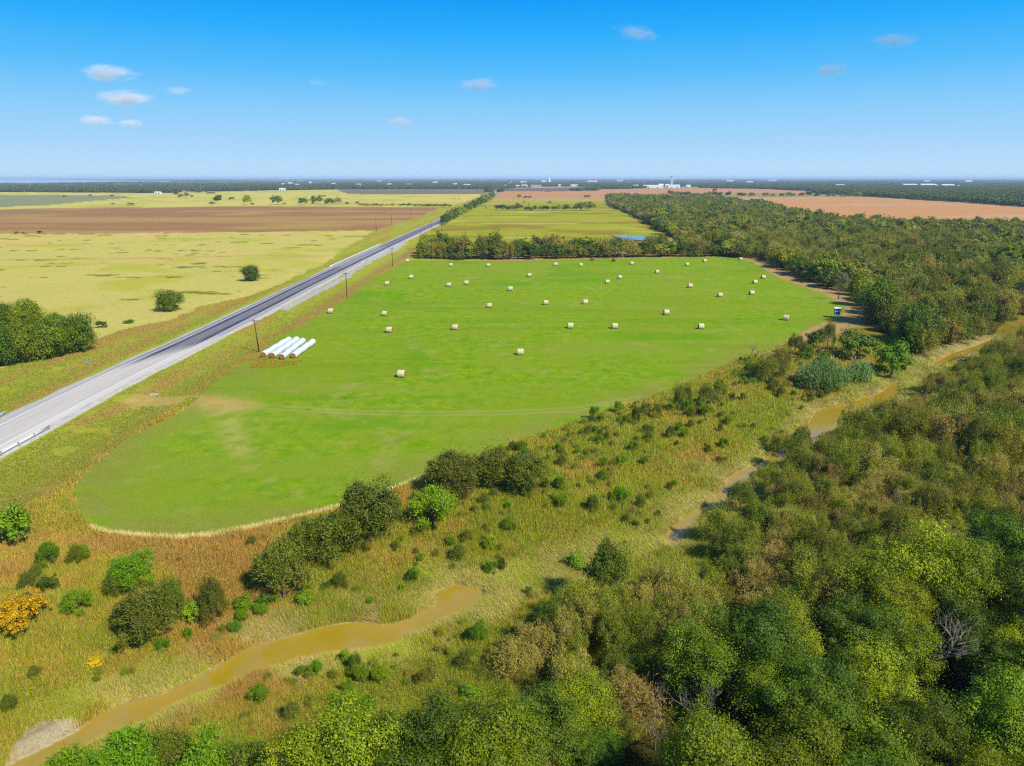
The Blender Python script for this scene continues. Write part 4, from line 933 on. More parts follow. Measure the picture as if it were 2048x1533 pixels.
def instanced(name, P, rot, scl, idx, meshes):
    """a mass of one kind as ONE object: instances of meshes already standing in the scene"""
    n = len(P); me = bpy.data.meshes.new(name); me.vertices.add(n); me.vertices.foreach_set("co", np.asarray(P, np.float32).ravel())
    a = me.attributes.new("rot", 'FLOAT_VECTOR', 'POINT'); v = np.zeros((n, 3), np.float32); v[:, 2] = rot; a.data.foreach_set("vector", v.ravel())
    a = me.attributes.new("scl", 'FLOAT_VECTOR', 'POINT'); a.data.foreach_set("vector", np.asarray(scl, np.float32).ravel())
    a = me.attributes.new("idx", 'INT', 'POINT'); a.data.foreach_set("value", np.asarray(idx, np.int32))
    o = struct(name, me, 'stuff')
    g = bpy.data.node_groups.new(name, 'GeometryNodeTree'); g.interface.new_socket("Geometry", in_out='INPUT', socket_type='NodeSocketGeometry'); g.interface.new_socket("Geometry", in_out='OUTPUT', socket_type='NodeSocketGeometry')
    gi = g.nodes.new("NodeGroupInput"); go = g.nodes.new("NodeGroupOutput"); ip = g.nodes.new("GeometryNodeInstanceOnPoints"); jn = g.nodes.new("GeometryNodeJoinGeometry")
    for ob in reversed(meshes):      # a join takes its links last first
        oi = g.nodes.new("GeometryNodeObjectInfo"); oi.inputs["Object"].default_value = ob; oi.inputs["As Instance"].default_value = True; oi.transform_space = 'ORIGINAL'
        g.links.new(oi.outputs["Geometry"], jn.inputs[0])
    def at(nm, ty):
        q = g.nodes.new("GeometryNodeInputNamedAttribute"); q.data_type = ty; q.inputs["Name"].default_value = nm; return [s for s in q.outputs if s.enabled and s.name == "Attribute"][0]
    g.links.new(gi.outputs[0], ip.inputs["Points"]); g.links.new(jn.outputs[0], ip.inputs["Instance"]); ip.inputs["Pick Instance"].default_value = True
    g.links.new(at("idx", 'INT'), ip.inputs["Instance Index"]); g.links.new(at("scl", 'FLOAT_VECTOR'), ip.inputs["Scale"])
    g.links.new(at("rot", 'FLOAT_VECTOR'), ip.inputs["Rotation"]); g.links.new(ip.outputs[0], go.inputs[0])
    md = o.modifiers.new("instances", 'NODES'); md.node_group = g; return o
bymesh = {}
for o in bpy.data.objects:
    if o.type == 'MESH' and o.data.name.startswith("crown"): bymesh.setdefault(o.data.name, o)
def holders(kind):
    return [bymesh[p[0].name] for p in PR[kind] if p[0].name in bymesh]
HB, HS, HM, HMS = holders('broad'), holders('scrub'), holders('mid'), holders('midscrub')
HMS = HMS or HS
pool = HB + HS + HM + HMS
rs = np.random.default_rng(9); P = []; idx = []; sc = []
for q, z in zip(rest, zr):
    kd, a, b, d = q; nf = vn(np.array([a]), np.array([b]), 60, 7)[0]
    if kd == 'broad': j = rs.integers(len(HB)); s = rs.uniform(.75, 1.15)
    elif kd == 'scrub':
        if d < 240: j = len(HB) + rs.integers(len(HS)); s = rs.uniform(.5, .95)
        else: j = len(HB) + len(HS) + len(HM) + rs.integers(len(HMS)); s = rs.uniform(.55, 1.0)
    else:
        px, py = PX(a, b); scrubby = py > 480 and nf > .42
        if scrubby: j = len(HB) + len(HS) + len(HM) + rs.integers(len(HMS)); s = rs.uniform(.75, 1.25)
        else: j = len(HB) + len(HS) + rs.integers(len(HM)); s = rs.uniform(.6, 1.2)
    if kd == 'broad' and a < 12: s *= .5
    s *= .62 + (.8 if kd != 'broad' else .4) * vn(np.array([a]), np.array([b]), 16, 19)[0]; P.append((a, b, z - .1)); idx.append(j); sc.append((s, s, s * rs.uniform(.8, 1.2)))
print("wood individuals", len(ind), "rest", len(rest))
instanced("woodland", P, rs.uniform(0, 6.28, len(P)), sc, idx, pool)

BLD = [
 (1306, 376.3, 38, 6, "long white shed at the far field's edge, left of the tower"), (1348, 376.2, 24, 6.5, "pale green roofed shed at the foot of the far tower", 'roofg'), (1322, 376, 9, 8, "tall white silo house at the right end of the long white shed"),
 (1334, 374.5, 7, 6, "small white shed just left of the far tower"), (1367, 376.4, 8, 3.5, "low orange brick building right of the green roofed shed", 'roofd', 'brick'), (1377, 375, 9, 5, "white shed right of the orange brick building"), (1272, 373, 13, 3, "low white building left of the long white shed"),
 (1148, 372.6, 16, 3.4, "white building group at the middle of the far town"), (1072, 373.2, 22, 3.6, "long tan warehouse right of the highway's far end", 'roofd', 'brick'), (1049, 373.2, 11, 3.6, "white house right of the highway's far end", 'roofw'), (1036, 373.4, 8, 3, "small pale house nearest the highway's far end"),
 (1119, 371.8, 7, 3, "tiny white house left of the middle white group"), (1088, 363.6, 10, 2.6, "white low building left of the far steeple"), (1044, 364.5, 5, 2.4, "tiny bright shed above the highway's far end, left"), (1051, 364.5, 4, 2.2, "tiny bright shed above the highway's far end, right"),
 (1821, 374.6, 28, 6.5, "large white warehouse, leftmost of the big ones at the far right"), (1857, 375, 30, 7, "large white warehouse, second from the left at the far right"), (1881, 375.5, 18, 5.5, "pink tinted warehouse in the middle of the far right group", 'roofw', 'brick'), (1897, 376, 24, 7, "large white warehouse, third white one at the far right"),
 (1921, 376.2, 18, 5, "lower white warehouse at the right of the far right group"), (1945, 376.4, 24, 4, "long low white shed, rightmost of the far right group"), (1790, 374.6, 11, 4, "small white shed left of the far right warehouses"), (1681, 371.6, 20, 2.6, "low white shed among trees left of the warehouses"), (1938, 363.4, 14, 2.6, "tiny white building on the right horizon"), (1855, 362.8, 12, 2.0, "faint white building on the horizon above the warehouses"),
 (45, 377.6, 22, 3, "long bright white shed at the far left"), (315, 388.6, 12, 5, "white barn with a dark opening in the left pasture", 'roofw', 'shed'), (564, 381.4, 11, 5, "white arched barn before the left tree belt", 'roofw', 'shed'), (580, 367.8, 8, 3, "white house behind the left tree belt, first"), (594, 371, 10, 3, "white house behind the left tree belt, second"),
 (566, 369.6, 7, 2.6, "small white house above the white arched barn"), (621, 366.4, 6, 2.4, "small white house right of the first belt houses"), (667, 369, 8, 2.8, "pale house in a field gap before the left horizon"), (717, 370.2, 12, 2.4, "long pale house under the left horizon trees"), (779, 370, 9, 2.6, "pale house in the middle of the left horizon"),
 (818, 369.4, 14, 2.4, "tan farm building left of the highway's far end", 'roofd', 'brick'), (910, 370, 8, 3, "white house left of the highway's far end"), (934, 371, 16, 2.6, "long white house close to the highway's far end"), (870, 366, 9, 2.4, "tiny pale house on the centre left horizon"), (758, 362.4, 8, 1.8, "faint white building on the left horizon"),
 (1185, 363.6, 20, 2.2, "faint long roof on the centre horizon"), (1460, 362.6, 14, 2, "faint white roof on the horizon right of the tower"), (1545, 361.6, 16, 1.8, "faint pale roof farther right on the horizon"), (1500, 364.4, 12, 2, "faint pale house between horizon roofs right of the tower"), (1240, 361.8, 12, 1.8, "faint white roof on the horizon left of the tower"),
]
# --- low brush between field, creek and wood
BR = GP([(100, 1100), (420, 1085), (640, 1045), (860, 960), (1046, 885), (1219, 825), (1374, 775), (1500, 715), (1620, 700), (1700, 740), (1640, 790), (1600, 850), (1540, 905), (1460, 940), (1380, 1010), (1300, 1090), (1250, 1150), (1120, 1210), (1000, 1300), (900, 1400), (700, 1480), (300, 1530), (0, 1640), (-60, 1300)])
rs = np.random.default_rng(12); gx_ = rs.uniform(BR[:, 0].min(), BR[:, 0].max(), 9000); gy_ = rs.uniform(BR[:, 1].min(), BR[:, 1].max(), 9000)
m = inpoly(gx_, gy_, BR) & (creekd(gx_, gy_) > 2.2) & (fbm(gx_, gy_, 9, 77) + .14 * rs.normal(size=9000) > .60); gx_, gy_ = gx_[m], gy_[m]; gz_ = height(gx_, gy_); nn = len(gx_)
HU = [bymesh[PR['bush'][1][0].name], bymesh[PR['willow'][0][0].name]] if PR['bush'][1][0].name in bymesh else [bymesh[PR['willow'][0][0].name]]
HU = HU + [bymesh[PR['willow'][1][0].name], bymesh[PR['scrub'][4][0].name], bymesh[PR['scrub'][1][0].name], bymesh[PR['scrub'][0][0].name]]
jj = rs.integers(0, len(HU), nn); ss = rs.uniform(.08, .23, nn) * np.where(jj < len(HU) - 3, 1.6, .95); print('low brush', nn)
instanced("low_brush", np.stack([gx_, gy_, gz_ - .05], 1), rs.uniform(0, 6.28, nn), np.stack([ss, ss, ss * rs.uniform(.7, 1.1, nn)], 1), jj, HU)

# --- the far plain: belts of trees out to the horizon
fo = []
ZF = GP([(1620, 386), (1740, 392), (1836, 398), (1936, 404), (2048, 412), (2700, 440), (2700, 374), (1740, 373.5), (1640, 377)])
EXC = [GP(p) for p in (E_PINK, E_DARK, W_FAR, W_PURP, PLOW, E_RIGHT, [(430, 364), (1750, 364), (900, 362.5), (500, 362)])]
rs = np.random.default_rng(21); n = 240000
pyr = np.where(rs.random(n) < .22, rs.uniform(357.3, 360.5, n), rs.uniform(359.6, 386, n)); pxr = rs.uniform(-60, 2110, n); dd = (pyr - 766) * CP + F * SP; t_ = H / dd; X = (pxr - 1024) * t_; Y = (F * CP - (pyr - 766) * SP) * t_
# even cover over the land: belts follow stretched noise
belt = vn(X, Y * 2.6, 900, 41) * .6 + vn(X, Y * 2.2, 320, 42) * .4; clump = vn(X, Y, 90, 43)
keep = ((belt > .50) & (clump > .38)) | (clump > .95)
keep |= inpoly(X, Y, ZF)
band = (pyr > 371.5) & (pyr < 380.5) & (pxr > 285) & (pxr < 1010) & (pyr < 384 - (pxr - 285) * .006); keep |= band & (clump > .12)
band2 = (pyr > 368.5) & (pyr < 373.5) & (pxr > 1100) & (pxr < 1700); keep |= band2
band3 = (pyr > 377) & (pyr < 384) & (pxr < 108); keep |= band3
for E in EXC: keep &= ~inpoly(X, Y, E)
keep &= ~inpoly(X, Y, GP([(-400, 359), (60, 359), (150, 360), (280, 361.6), (380, 363), (300, 364.8), (150, 367), (0, 369), (-400, 372)]))
keep &= ~((np.abs(X - xr(Y)) < 14))
keep &= ~((pxr > 1285) & (pxr < 1400) & (pyr > 373.6) & (pyr < 380)); keep &= ~((pxr > 1780) & (pxr < 1960) & (pyr > 373.4) & (pyr < 377))
for b_ in BLD: keep &= ~((np.abs(pxr - b_[0]) < b_[2] / 2 + 1.5) & (pyr > b_[1] - 1.2) & (pyr < b_[1] + 3.2))
X, Y = X[keep], Y[keep]; dist = np.hypot(X, Y)
# thin out the nearest rows so that trees do not pile up
kp = rs.random(len(X)) < np.clip((dist / 4200) ** 1.0 * 1.6, .22, 1); X, Y, dist = X[kp][:95000], Y[kp][:95000], dist[kp][:95000]
qx, qy = scatter([(1640, 388), (1740, 393.5), (1836, 399.5), (1936, 405.5), (2048, 414), (2350, 428), (2500, 372.5), (1740, 372.5), (1600, 379), (1640, 383)], 11, .5, 77)
X = np.concatenate([X, qx]); Y = np.concatenate([Y, qy]); dist = np.hypot(X, Y); print('right wood', len(qx))
s = rs.uniform(.8, 1.45, len(X)) * np.clip(dist / 7000, 1, 1.45)
x0, y0, z0 = ground_at(1240, 384)
FH = []
for i, (px, py) in enumerate(((1340, 386), (1430, 383), (1290, 377.5))):
    FH.append(tree('far', i, px, py, 8, 7, ["small dark tree alone in the far pink field, left one", "small dark tree alone in the far pink field, right one", "tiny dark tree before the far white sheds"][i], "tree", "pasture_tree", None, False))
instanced("distant_woods", np.stack([X, Y, np.zeros(len(X)) - .2], 1), rs.uniform(0, 6.28, len(X)), np.stack([s * 1.25, s * 1.25, s], 1), rs.integers(0, 3, len(X)), FH)
print("far trees", len(X))

# --- giant cane clumps
def cane(px, py, wpx, hpx, n, lab, seed):
    x, y, z = ground_at(px, py); d = y * CP + (H - z) * SP; mp = d / F; wr = wpx * mp / 2; hh = hpx * mp * .92; rs = np.random.default_rng(seed)
    V = []; Fq = []
    a = rs.uniform(0, 6.28, n); r = np.sqrt(rs.random(n)) * wr; bx_ = np.cos(a) * r; by_ = np.sin(a) * r * .62; top = hh * (1 - .55 * (r / wr) ** 2) * rs.uniform(.75, 1.1, n)
    m = 9; tt = np.repeat(np.arange(m)[None], n, 0) / m; base = np.stack([np.repeat(bx_[:, None], m, 1), np.repeat(by_[:, None], m, 1), top[:, None] * (.25 + .75 * tt)], -1).reshape(-1, 3)
    N_ = len(base); aa = rs.uniform(0, 6.28, N_); out = np.stack([np.cos(aa), np.sin(aa), np.zeros(N_)], 1); sd_ = np.stack([-np.sin(aa), np.cos(aa), np.zeros(N_)], 1); Lf = rs.uniform(.55, 1.0, N_)[:, None]; wd = .07
    p0 = base; p1 = base + out * Lf * .5 + np.array([0, 0, .22]); p2 = base + out * Lf + np.array([0, 0, -.10])
    VV = np.stack([p0 - sd_ * wd * .5, p0 + sd_ * wd * .5, p1 + sd_ * wd, p1 - sd_ * wd, p2 + sd_ * .01, p2 - sd_ * .01], 1).reshape(-1, 3)
    k = np.arange(N_)[:, None] * 6; FF = np.concatenate([k + np.array([[0, 1, 2, 3]]), k + np.array([[3, 2, 4, 5]])])
    t = thing("giant_cane", lab, "cane clump", (x, y, z - .1), 0, "giant cane clumps on the bank"); obj("leaves", mesh_np("leaves", VV, FF, K['reed']), t)
    mb = MB()
    for i in range(0, n, max(1, n // 60)):
        mb.tube([(bx_[i], by_[i], 0), (bx_[i] * 1.02, by_[i] * 1.02, top[i] * 1.05)], [.02, .012], 3)
    obj("stalks", mb.mesh("stalks", K['bark']), t)
    mb = MB()
    for i in range(0, n, max(1, n // 34)):
        q = Vector((bx_[i] * 1.02, by_[i] * 1.02, top[i] * 1.05)); mb.tube([q, q + Vector((.08, .05, .3)), q + Vector((.2, .1, .6))], [.015, .06, .01], 4)
    obj("plumes", mb.mesh("plumes", simple("plume_straw", col(206, 190, 140), None, 6)), t)
cane(1642, 776, 108, 72, 420, "large blue green cane clump with straw plumes above the muddy pool", 1)
cane(1716, 764, 58, 52, 150, "smaller blue green cane clump sloping down right of the large one", 2)

# ---------------------------------------------------------------- weeds and grasses (stuff)
K['blade'] = mat_attr("weed_blade", .85, .3)
def weeds():
    rs = np.random.default_rng(33); n = 2300000
    pxr = rs.uniform(-40, 2090, n); pyr = 690 + (1600 - 690) * rs.random(n) ** .85
    z0 = -1.0; dd = (pyr - 766) * CP + F * SP; t_ = (H - z0) / dd; x = (pxr - 1024) * t_; y = (F * CP - (pyr - 766) * SP) * t_
    HG = GP(HAY); near = (y > 30) & (y < 260) & (roadu(x, y) > 27) | ((y < 135) & (y > 30) & (roadu(x, y) > 22))
    x, y = x[near], y[near]; inh = inpoly(x, y, HG); x, y = x[~inh], y[~inh]
    inb = inpoly(x, y, BG) & (fbm(x, y, 3, 5) > .35); x, y = x[~inb], y[~inb]
    d = creekd(x, y); k = (d > .10) & ~inpoly(x + rs.normal(0, .35, len(x)), y + rs.normal(0, .35, len(x)), GP(SAND, -3)); x, y, d = x[k], y[k], d[k]
    fn = inpoly(x, y, GP(F_NORTH)) & (rs.random(len(x)) < .7); x, y, d = x[~fn], y[~fn], d[~fn]
    z = height(x, y); dist = np.hypot(x, y); n = len(x); print("weed blades", n)
    hd = pdist(x, y, HG)
    tall = .25 + .95 * fbm(x, y, 6, 61) ** 1.3 + .9 * np.clip(fbm(x, y, 2.6, 60) - .52, 0, 1) * 2; bankz = (rs.random(n) < .85 * sm(1 - (d - .5) / 5.5) * sm((fbm(x, y, 6, 62) - .28) * 5)).astype(float); edge = (hd < .55 + .9 * fbm(x, y, 4, 69)) & (y < 112) & (x < -12) & (x > -53)
    hgt_ = tall * rs.uniform(.5, 1.25, n); hgt_ = np.where(bankz > .4, rs.uniform(.45, 1.0, n), hgt_); hgt_ = np.where(edge, rs.uniform(.3, .7, n), hgt_)
    # palette patches: real plant colours
    pal = np.array([col(212, 176, 72, .95), col(196, 154, 70, .95), col(188, 174, 44, .98), col(152, 168, 30, 1.0), col(236, 196, 116, .9), col(200, 196, 46, .9), col(172, 130, 72, .9), col(120, 150, 30, .9)])
    a = fbm(x, y, 11, 63, 4); b = fbm(x, y, 4, 64); q = (a * 2.2 - .6 + (b - .5) * .8 + rs.normal(0, .24, n))
    gx = fbm(x, y, 30, 65); q += (gx - .5) * 1.1 + np.clip((x + 22) / 70, -.08, .42)
    ci = np.digitize(q, [.18, .34, .50, .64]); tab = np.array([1, 0, 2, 5, 3]); c = pal[tab[ci]]
    r2 = rs.random(n); c = np.where((r2 < .13)[:, None], pal[4], c); c = np.where((r2 > .93)[:, None], pal[6], c)
    c = np.where((bankz > .4)[:, None], np.array(col(222, 196, 118, .8)) * rs.uniform(.6, 1.05, n)[:, None], c)
    c = np.where(((bankz > .4) & (rs.random(n) < np.where((x < -14) & (y > 58), .12, .35) + .5 * sm((fbm(x, y, 5, 73) - .45) * 5)))[:, None], np.array(col(180, 186, 50, .85)), c)
    c = np.where(edge[:, None], np.array(col(246, 226, 150, .9)), c)
    yl = (fbm(x, y, 5, 66) > .66) & (rs.random(n) < .30) & (d > 5); c = np.where(yl[:, None], np.array(col(206, 200, 44)), c)
    c = c * rs.uniform(.72, 1.18, n)[:, None]
    wd = np.clip(dist * .00060, .028, .18) * rs.uniform(.7, 1.4, n)
    az = rs.uniform(0, 6.28, n); lean = rs.uniform(.05, .55, n)
    # flood-combed grass on the banks lies down along the stream
    az = np.where(bankz > .4, 2.6 + rs.normal(0, .35, n) + (fbm(x, y, 5, 67) - .5) * 2, az); lean = np.where(bankz > .4, rs.uniform(1.0, 2.2, n), lean)
    az = np.where(edge, 1.2 + rs.normal(0, .5, n), az)
    ld = np.stack([np.cos(az), np.sin(az), np.zeros(n)], 1); sd_ = np.stack([-np.sin(az), np.cos(az), np.zeros(n)], 1)
    flip = rs.uniform(0, 6.28, n); sd_ = np.where((bankz > .4)[:, None], sd_, np.stack([np.cos(flip), np.sin(flip), np.zeros(n)], 1))
    p = np.stack([x, y, z - .03], 1); hh = (hgt_ / np.sqrt(1 + lean ** 2))[:, None] ; tip = p + ld * hh * lean[:, None] + np.array([0, 0, 1.]) * hh
    V = np.stack([p - sd_ * wd[:, None] * .5, p + sd_ * wd[:, None] * .5, tip + sd_ * wd[:, None] * .12], 1).reshape(-1, 3)
    me = mesh_np("weeds", V, np.arange(n * 3).reshape(n, 3), K['blade'], 3); attr(me, "tint", np.repeat(c, 3, 0)); struct("weeds", me, 'stuff')
    # broad yellow-green leaves of vines and sunflowers through the weeds
    m = (rs.random(n) < .05) & (fbm(x, y, 6, 68) > .5) & (d > 4) & ~edge; P = p[m] + np.array([0, 0, 1.]) * (hgt_[m] * rs.uniform(.6, 1.1, m.sum()))[:, None]; k = len(P)
    ds = np.hypot(P[:, 0], P[:, 1]); V, Fq = cards(P, rdir(k, rs) + np.array([0, 0, .9]), rdir(k, rs), np.clip(ds * .0020, .14, .4) * rs.uniform(.7, 1.3, k), np.clip(ds * .0016, .11, .32), .1)
    cc = np.where((rs.random(k) < .45)[:, None], np.array(col(208, 198, 48)), np.array(col(130, 150, 34))) * rs.uniform(.7, 1.15, k)[:, None]
    me = mesh_np("vine_leaves", V, Fq, K['blade']); attr(me, "tint", np.repeat(cc, 4, 0)); struct("vine_leaves", me, 'stuff')
weeds()
def verge_grass():
    rs = np.random.default_rng(44); n = 420000
    pxr = rs.uniform(-30, 1100, n); pyr = 560 + 500 * rs.random(n); dd = (pyr - 766) * CP + F * SP; t_ = H / dd; x = (pxr - 1024) * t_; y = (F * CP - (pyr - 766) * SP) * t_
    u = roadu(x, y); k = (np.abs(u) > 7.6) & (u > -34) & (u < 60) & (y > 60) & (y < 300); x, y, u = x[k], y[k], u[k]
    HG = GP(HAY); RW = GP([(498, 716), (520, 714), (560, 723), (604, 720), (606, 728), (545, 736), (500, 736)]); inr = inpoly(x, y, RW); inh = inpoly(x, y, HG) & ~inr; wst = inpoly(x, y, GP(WEST)); gr = inpoly(x, y, GP(GRAV)); k = ~inh & ~wst & ~gr & (pdist(x, y, GP([(262, 797), (330, 802), (400, 800), (470, 812)]), False) > 3.0) & (fbm(x, y, 4, 8) > .3) & ~((u > 27) & (y < 130)); x, y = x[k], y[k]; n = len(x); inr = inpoly(x, y, RW)
    z = height(x, y); dist = np.hypot(x, y); h_ = rs.uniform(.12, .38, n); nb = fbm(x * 2.4, y * .35, 12, 41)
    c = np.where((nb + rs.normal(0, .1, n) > .55)[:, None], np.array(col(214, 172, 92)), np.array(col(166, 176, 48))) * rs.uniform(.8, 1.3, n)[:, None]; c = np.where((rs.random(n) < .2)[:, None], np.array(col(188, 190, 84)), c)
    c = np.where((inr & (rs.random(n) < .55))[:, None], np.array(col(222, 176, 60)) * rs.uniform(.6, 1.2, n)[:, None], c); h_ = np.where(inr, h_ * 1.2, h_)
    wd = np.clip(dist * .0009, .05, .2); a = rs.uniform(0, 6.28, n); sd_ = np.stack([np.cos(a), np.sin(a), np.zeros(n)], 1) * wd[:, None] * .5; p = np.stack([x, y, z - .02], 1); tip = p + np.stack([rs.normal(0, .12, n), rs.normal(0, .12, n), h_], 1)
    me = mesh_np("verge_grass", np.stack([p - sd_, p + sd_, tip], 1).reshape(-1, 3), np.arange(n * 3).reshape(n, 3), K['blade'], 3); attr(me, "tint", np.repeat(c, 3, 0)); struct("verge_grass", me, 'stuff')
verge_grass()

# ---------------------------------------------------------------- buildings of the far town
K['shed'] = simple("pale_metal_siding", (.62, .64, .66), (.50, .53, .56), .3, .6); K['roofw'] = simple("white_metal_roof", (.68, .71, .74), (.58, .61, .64), .3, .45)
K['roofg'] = simple("pale_green_roof", (.55, .72, .68), (.48, .64, .62), .3, .5); K['roofd'] = simple("grey_shingle_roof", (.20, .18, .17), (.14, .13, .12), .5, .8); K['brick'] = simple("tan_brick", (.48, .36, .27), (.40, .30, .22), .5, .85); K['glass'] = simple("dark_opening", (.03, .035, .04), None, 1, .3)
def building(px, py, wpx, hpx, label, roof='roofw', wall='shed', name="shed", dep=None, rz=0.0, doors=2, pitch=.22, group="pale sheds and houses of the far town"):
    x, y, z = ground_at(px, py); mp = (y * CP + H * SP) / F; W = wpx * mp; Hh = hpx * mp; D = dep or max(10, min(30, W * .55)); wh = Hh * (1 - pitch); rp = Hh
    t = thing(name, label, "building", (x, y + D / 2, 0), rz, group)
    mb = MB(); mb.box((0, 0, wh / 2 - .2), (W, D, wh + .4)); mb.add([(-W / 2, -D / 2, wh), (-W / 2, D / 2, wh), (-W / 2, 0, rp - .1), (W / 2, -D / 2, wh), (W / 2, D / 2, wh), (W / 2, 0, rp - .1)], [(0, 2, 1), (3, 4, 5)]); obj("wall", mb.mesh("wall", K[wall]), t)
    e = .5; mb = MB(); th = .25
    for sg in (-1, 1):
        a = [(-W / 2 - e, sg * (D / 2 + e), wh - .15), (W / 2 + e, sg * (D / 2 + e), wh - .15), (W / 2 + e, 0, rp), (-W / 2 - e, 0, rp)]; b = [(p[0], p[1], p[2] + th) for p in a]
        mb.add(a + b, [(0, 1, 2, 3), (4, 5, 6, 7), (0, 1, 5, 4), (1, 2, 6, 5), (2, 3, 7, 6), (3, 0, 4, 7)])
    obj("roof", mb.mesh("roof", K[roof]), t)
    for k in range(doors):
        dw = min(W * .16, 5); dh = min(wh * .7, 4); mb = MB(); mb.box((-W / 2 + W * (k + .5) / doors, -D / 2 - .06, dh / 2), (dw, .12, dh)); obj("door", mb.mesh("door", K['glass']), t)
for b in BLD: building(*b)
def far_tower():
    x, y, z = ground_at(1343, 375.4); mp = (y * CP + H * SP) / F; s = 21 * mp / 50.0
    t = thing("grain_tower", "tall pale lattice tower with a dark head rising above the far town", "tower", (x, y, 0), .3, None, (s * 1.1, s * 1.1, s))
    mb = MB()
    for a, b in ((-1, -1), (1, -1), (1, 1), (-1, 1)): mb.tube([(a * 4.4, b * 4.4, 0), (a * 3.2, b * 3.2, 46)], .55, 5)
    obj("legs", mb.mesh("legs", K['white']), t); mb = MB()
    for k in range(6):
        z0, z1 = k * 7.6, (k + 1) * 7.6; r0, r1 = 4.4 - .026 * z0, 4.4 - .026 * z1
        for q in range(4):
            c = [(-1, -1), (1, -1), (1, 1), (-1, 1)]; a, b = c[q], c[(q + 1) % 4]
            mb.tube([(a[0] * r0, a[1] * r0, z0), (b[0] * r1, b[1] * r1, z1)], .2, 4); mb.tube([(b[0] * r0, b[1] * r0, z0), (a[0] * r1, a[1] * r1, z1)], .2, 4); mb.tube([(a[0] * r1, a[1] * r1, z1), (b[0] * r1, b[1] * r1, z1)], .2, 4)
    obj("bracing", mb.mesh("bracing", K['steel']), t)
    mb = MB(); mb.box((-2.2, 0, 48.5), (5, 6, 5)); mb.box((-2.2, 0, 52), (3, 3, 2)); obj("head_house", mb.mesh("head_house", K['roofd']), t); mb = MB(); mb.tube([(-2.2, 0, 53), (-2.2, 0, 60)], .25, 4); obj("mast", mb.mesh("mast", K['steel']), t)
    mb = MB(); mb.tube([(2.4, 0, 0), (2.4, 0, 45)], .9, 8); obj("grain_leg", mb.mesh("grain_leg", K['white']), t)
far_tower()
def steeple():
    x, y, z = ground_at(1099, 366.4); mp = (y * CP + H * SP) / F; s = 13 * mp / 30
    t = thing("church_steeple", "slim white steeple in the trees right of the highway's end", "steeple", (x, y, 0), 0, None, (s, s, s)); mb = MB(); mb.box((0, 0, 6), (7, 7, 12)); mb.box((3, 2, 3.5), (12, 16, 7)); obj("tower", mb.mesh("tower", K['white']), t)
    mb = MB(); mb.add([(-3.4, -3.4, 12), (3.4, -3.4, 12), (3.4, 3.4, 12), (-3.4, 3.4, 12), (0, 0, 30)], [(0, 1, 4), (1, 2, 4), (2, 3, 4), (3, 0, 4), (3, 2, 1, 0)]); obj("spire", mb.mesh("spire", K['white']), t)
steeple()

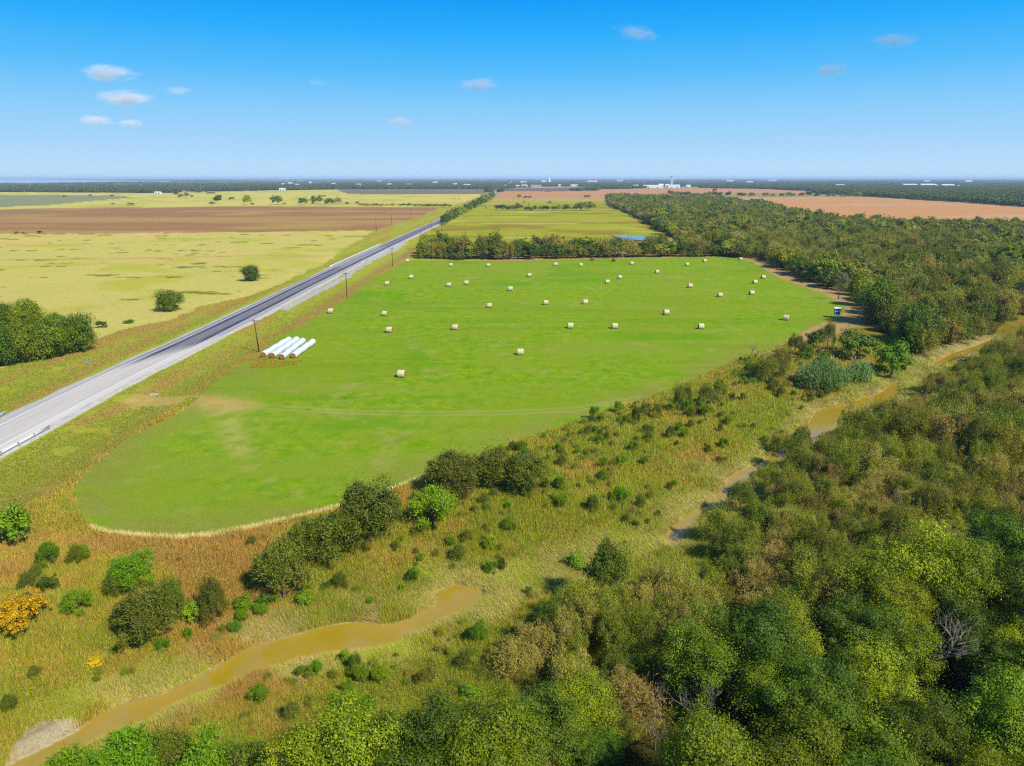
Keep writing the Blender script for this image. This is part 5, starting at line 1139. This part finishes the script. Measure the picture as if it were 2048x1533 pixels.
# ---------------------------------------------------------------- clouds: small soft volumes far off
def cloud_mat():
    m, t, o = newmat("cloud_vapour"); co = N(t, "ShaderNodeTexCoord").outputs["Object"]; oi = N(t, "ShaderNodeObjectInfo")
    ofs = N(t, "ShaderNodeVectorMath", operation='ADD'); L(t, co, ofs.inputs[0]); L(t, oi.outputs["Location"], ofs.inputs[1]); n = noise(t, ofs.outputs[0], 1.9, 5, .58)
    ln = N(t, "ShaderNodeVectorMath", operation='LENGTH'); L(t, co, ln.inputs[0]); f = ramp(t, ln.outputs["Value"], .0, 1.0, 1, 0)
    d = ramp(t, M2(t, 'ADD', f, M2(t, 'MULTIPLY', M2(t, 'SUBTRACT', n, .5), 1.7)), .22, .80, 0, .0042); d = M2(t, 'MULTIPLY', d, oi.outputs["Alpha"])
    v = N(t, "ShaderNodeVolumePrincipled"); v.inputs["Color"].default_value = (1, 1, 1, 1); v.inputs["Anisotropy"].default_value = -.52; L(t, d, v.inputs["Density"]); L(t, v.outputs[0], o.inputs[1]); return m
CM = cloud_mat()
def cloud_mesh(seed):
    import bmesh
    bm = bmesh.new(); bmesh.ops.create_icosphere(bm, subdivisions=3, radius=1.0); me = bpy.data.meshes.new("cloud"); bm.to_mesh(me); bm.free(); me.materials.append(CM); return me
CL = [(215, 147, 122, 34, 1.0, "white flat cloud, uppermost of the group at the left"), (252, 197, 112, 34, 1.0, "white puffy cloud, second from the top in the left group"), (190, 241, 70, 24, .8, "small white cloud at the lower left of the left group"), (262, 247, 54, 18, .8, "thin small cloud, lowest of the left group"),
      (355, 181, 60, 20, .55, "faint thin cloud right of the left group"), (958, 169, 84, 26, .85, "white cloud in the upper middle of the sky"), (1273, 66, 100, 30, .75, "slanted streak cloud near the top of the sky"), (1791, 80, 98, 30, .8, "white cloud at the upper right of the sky"),
      (1664, 139, 74, 32, .85, "rounded white cloud below and left of the upper right one"), (799, 244, 58, 24, .7, "small pale cloud low in the middle sky"), (636, 165, 48, 16, .3, "barely visible faint cloud left of the sky's middle"), (1340, 204, 30, 12, .2, "tiny faint cloud in the right middle sky")]
for i, (px, py, wp, hp, al, lab) in enumerate(CL):
    up = -((py - 766) * CP + F * SP); alt = 1500.0; t_ = (alt - H) / up; x = (px - 1024) * t_; y = (F * CP - (py - 766) * SP) * t_
    o = thing("cloud", lab, "cloud", (x, y, alt), 0, "small clouds in the blue sky", (wp * t_ * .60, wp * t_ * .36, hp * t_ * .60), cloud_mesh(i + 5))
    o.color = (1, 1, 1, al)
    if px == 1273: o.rotation_euler = (0, R(9), 0)

# ---------------------------------------------------------------- haze
m, t, o = newmat("haze_air"); v = N(t, "ShaderNodeVolumePrincipled"); v.inputs["Color"].default_value = (.62, .80, 1.0, 1); v.inputs["Density"].default_value = 1 / 14000.0; v.inputs["Anisotropy"].default_value = .0
L(t, v.outputs[0], o.inputs[1])
mb = MB(); mb.box((0, 0, 32), (130000, 130000, 76)); struct("haze", mb.mesh("haze", m), 'stuff')
print("scene built", len(bpy.data.objects))
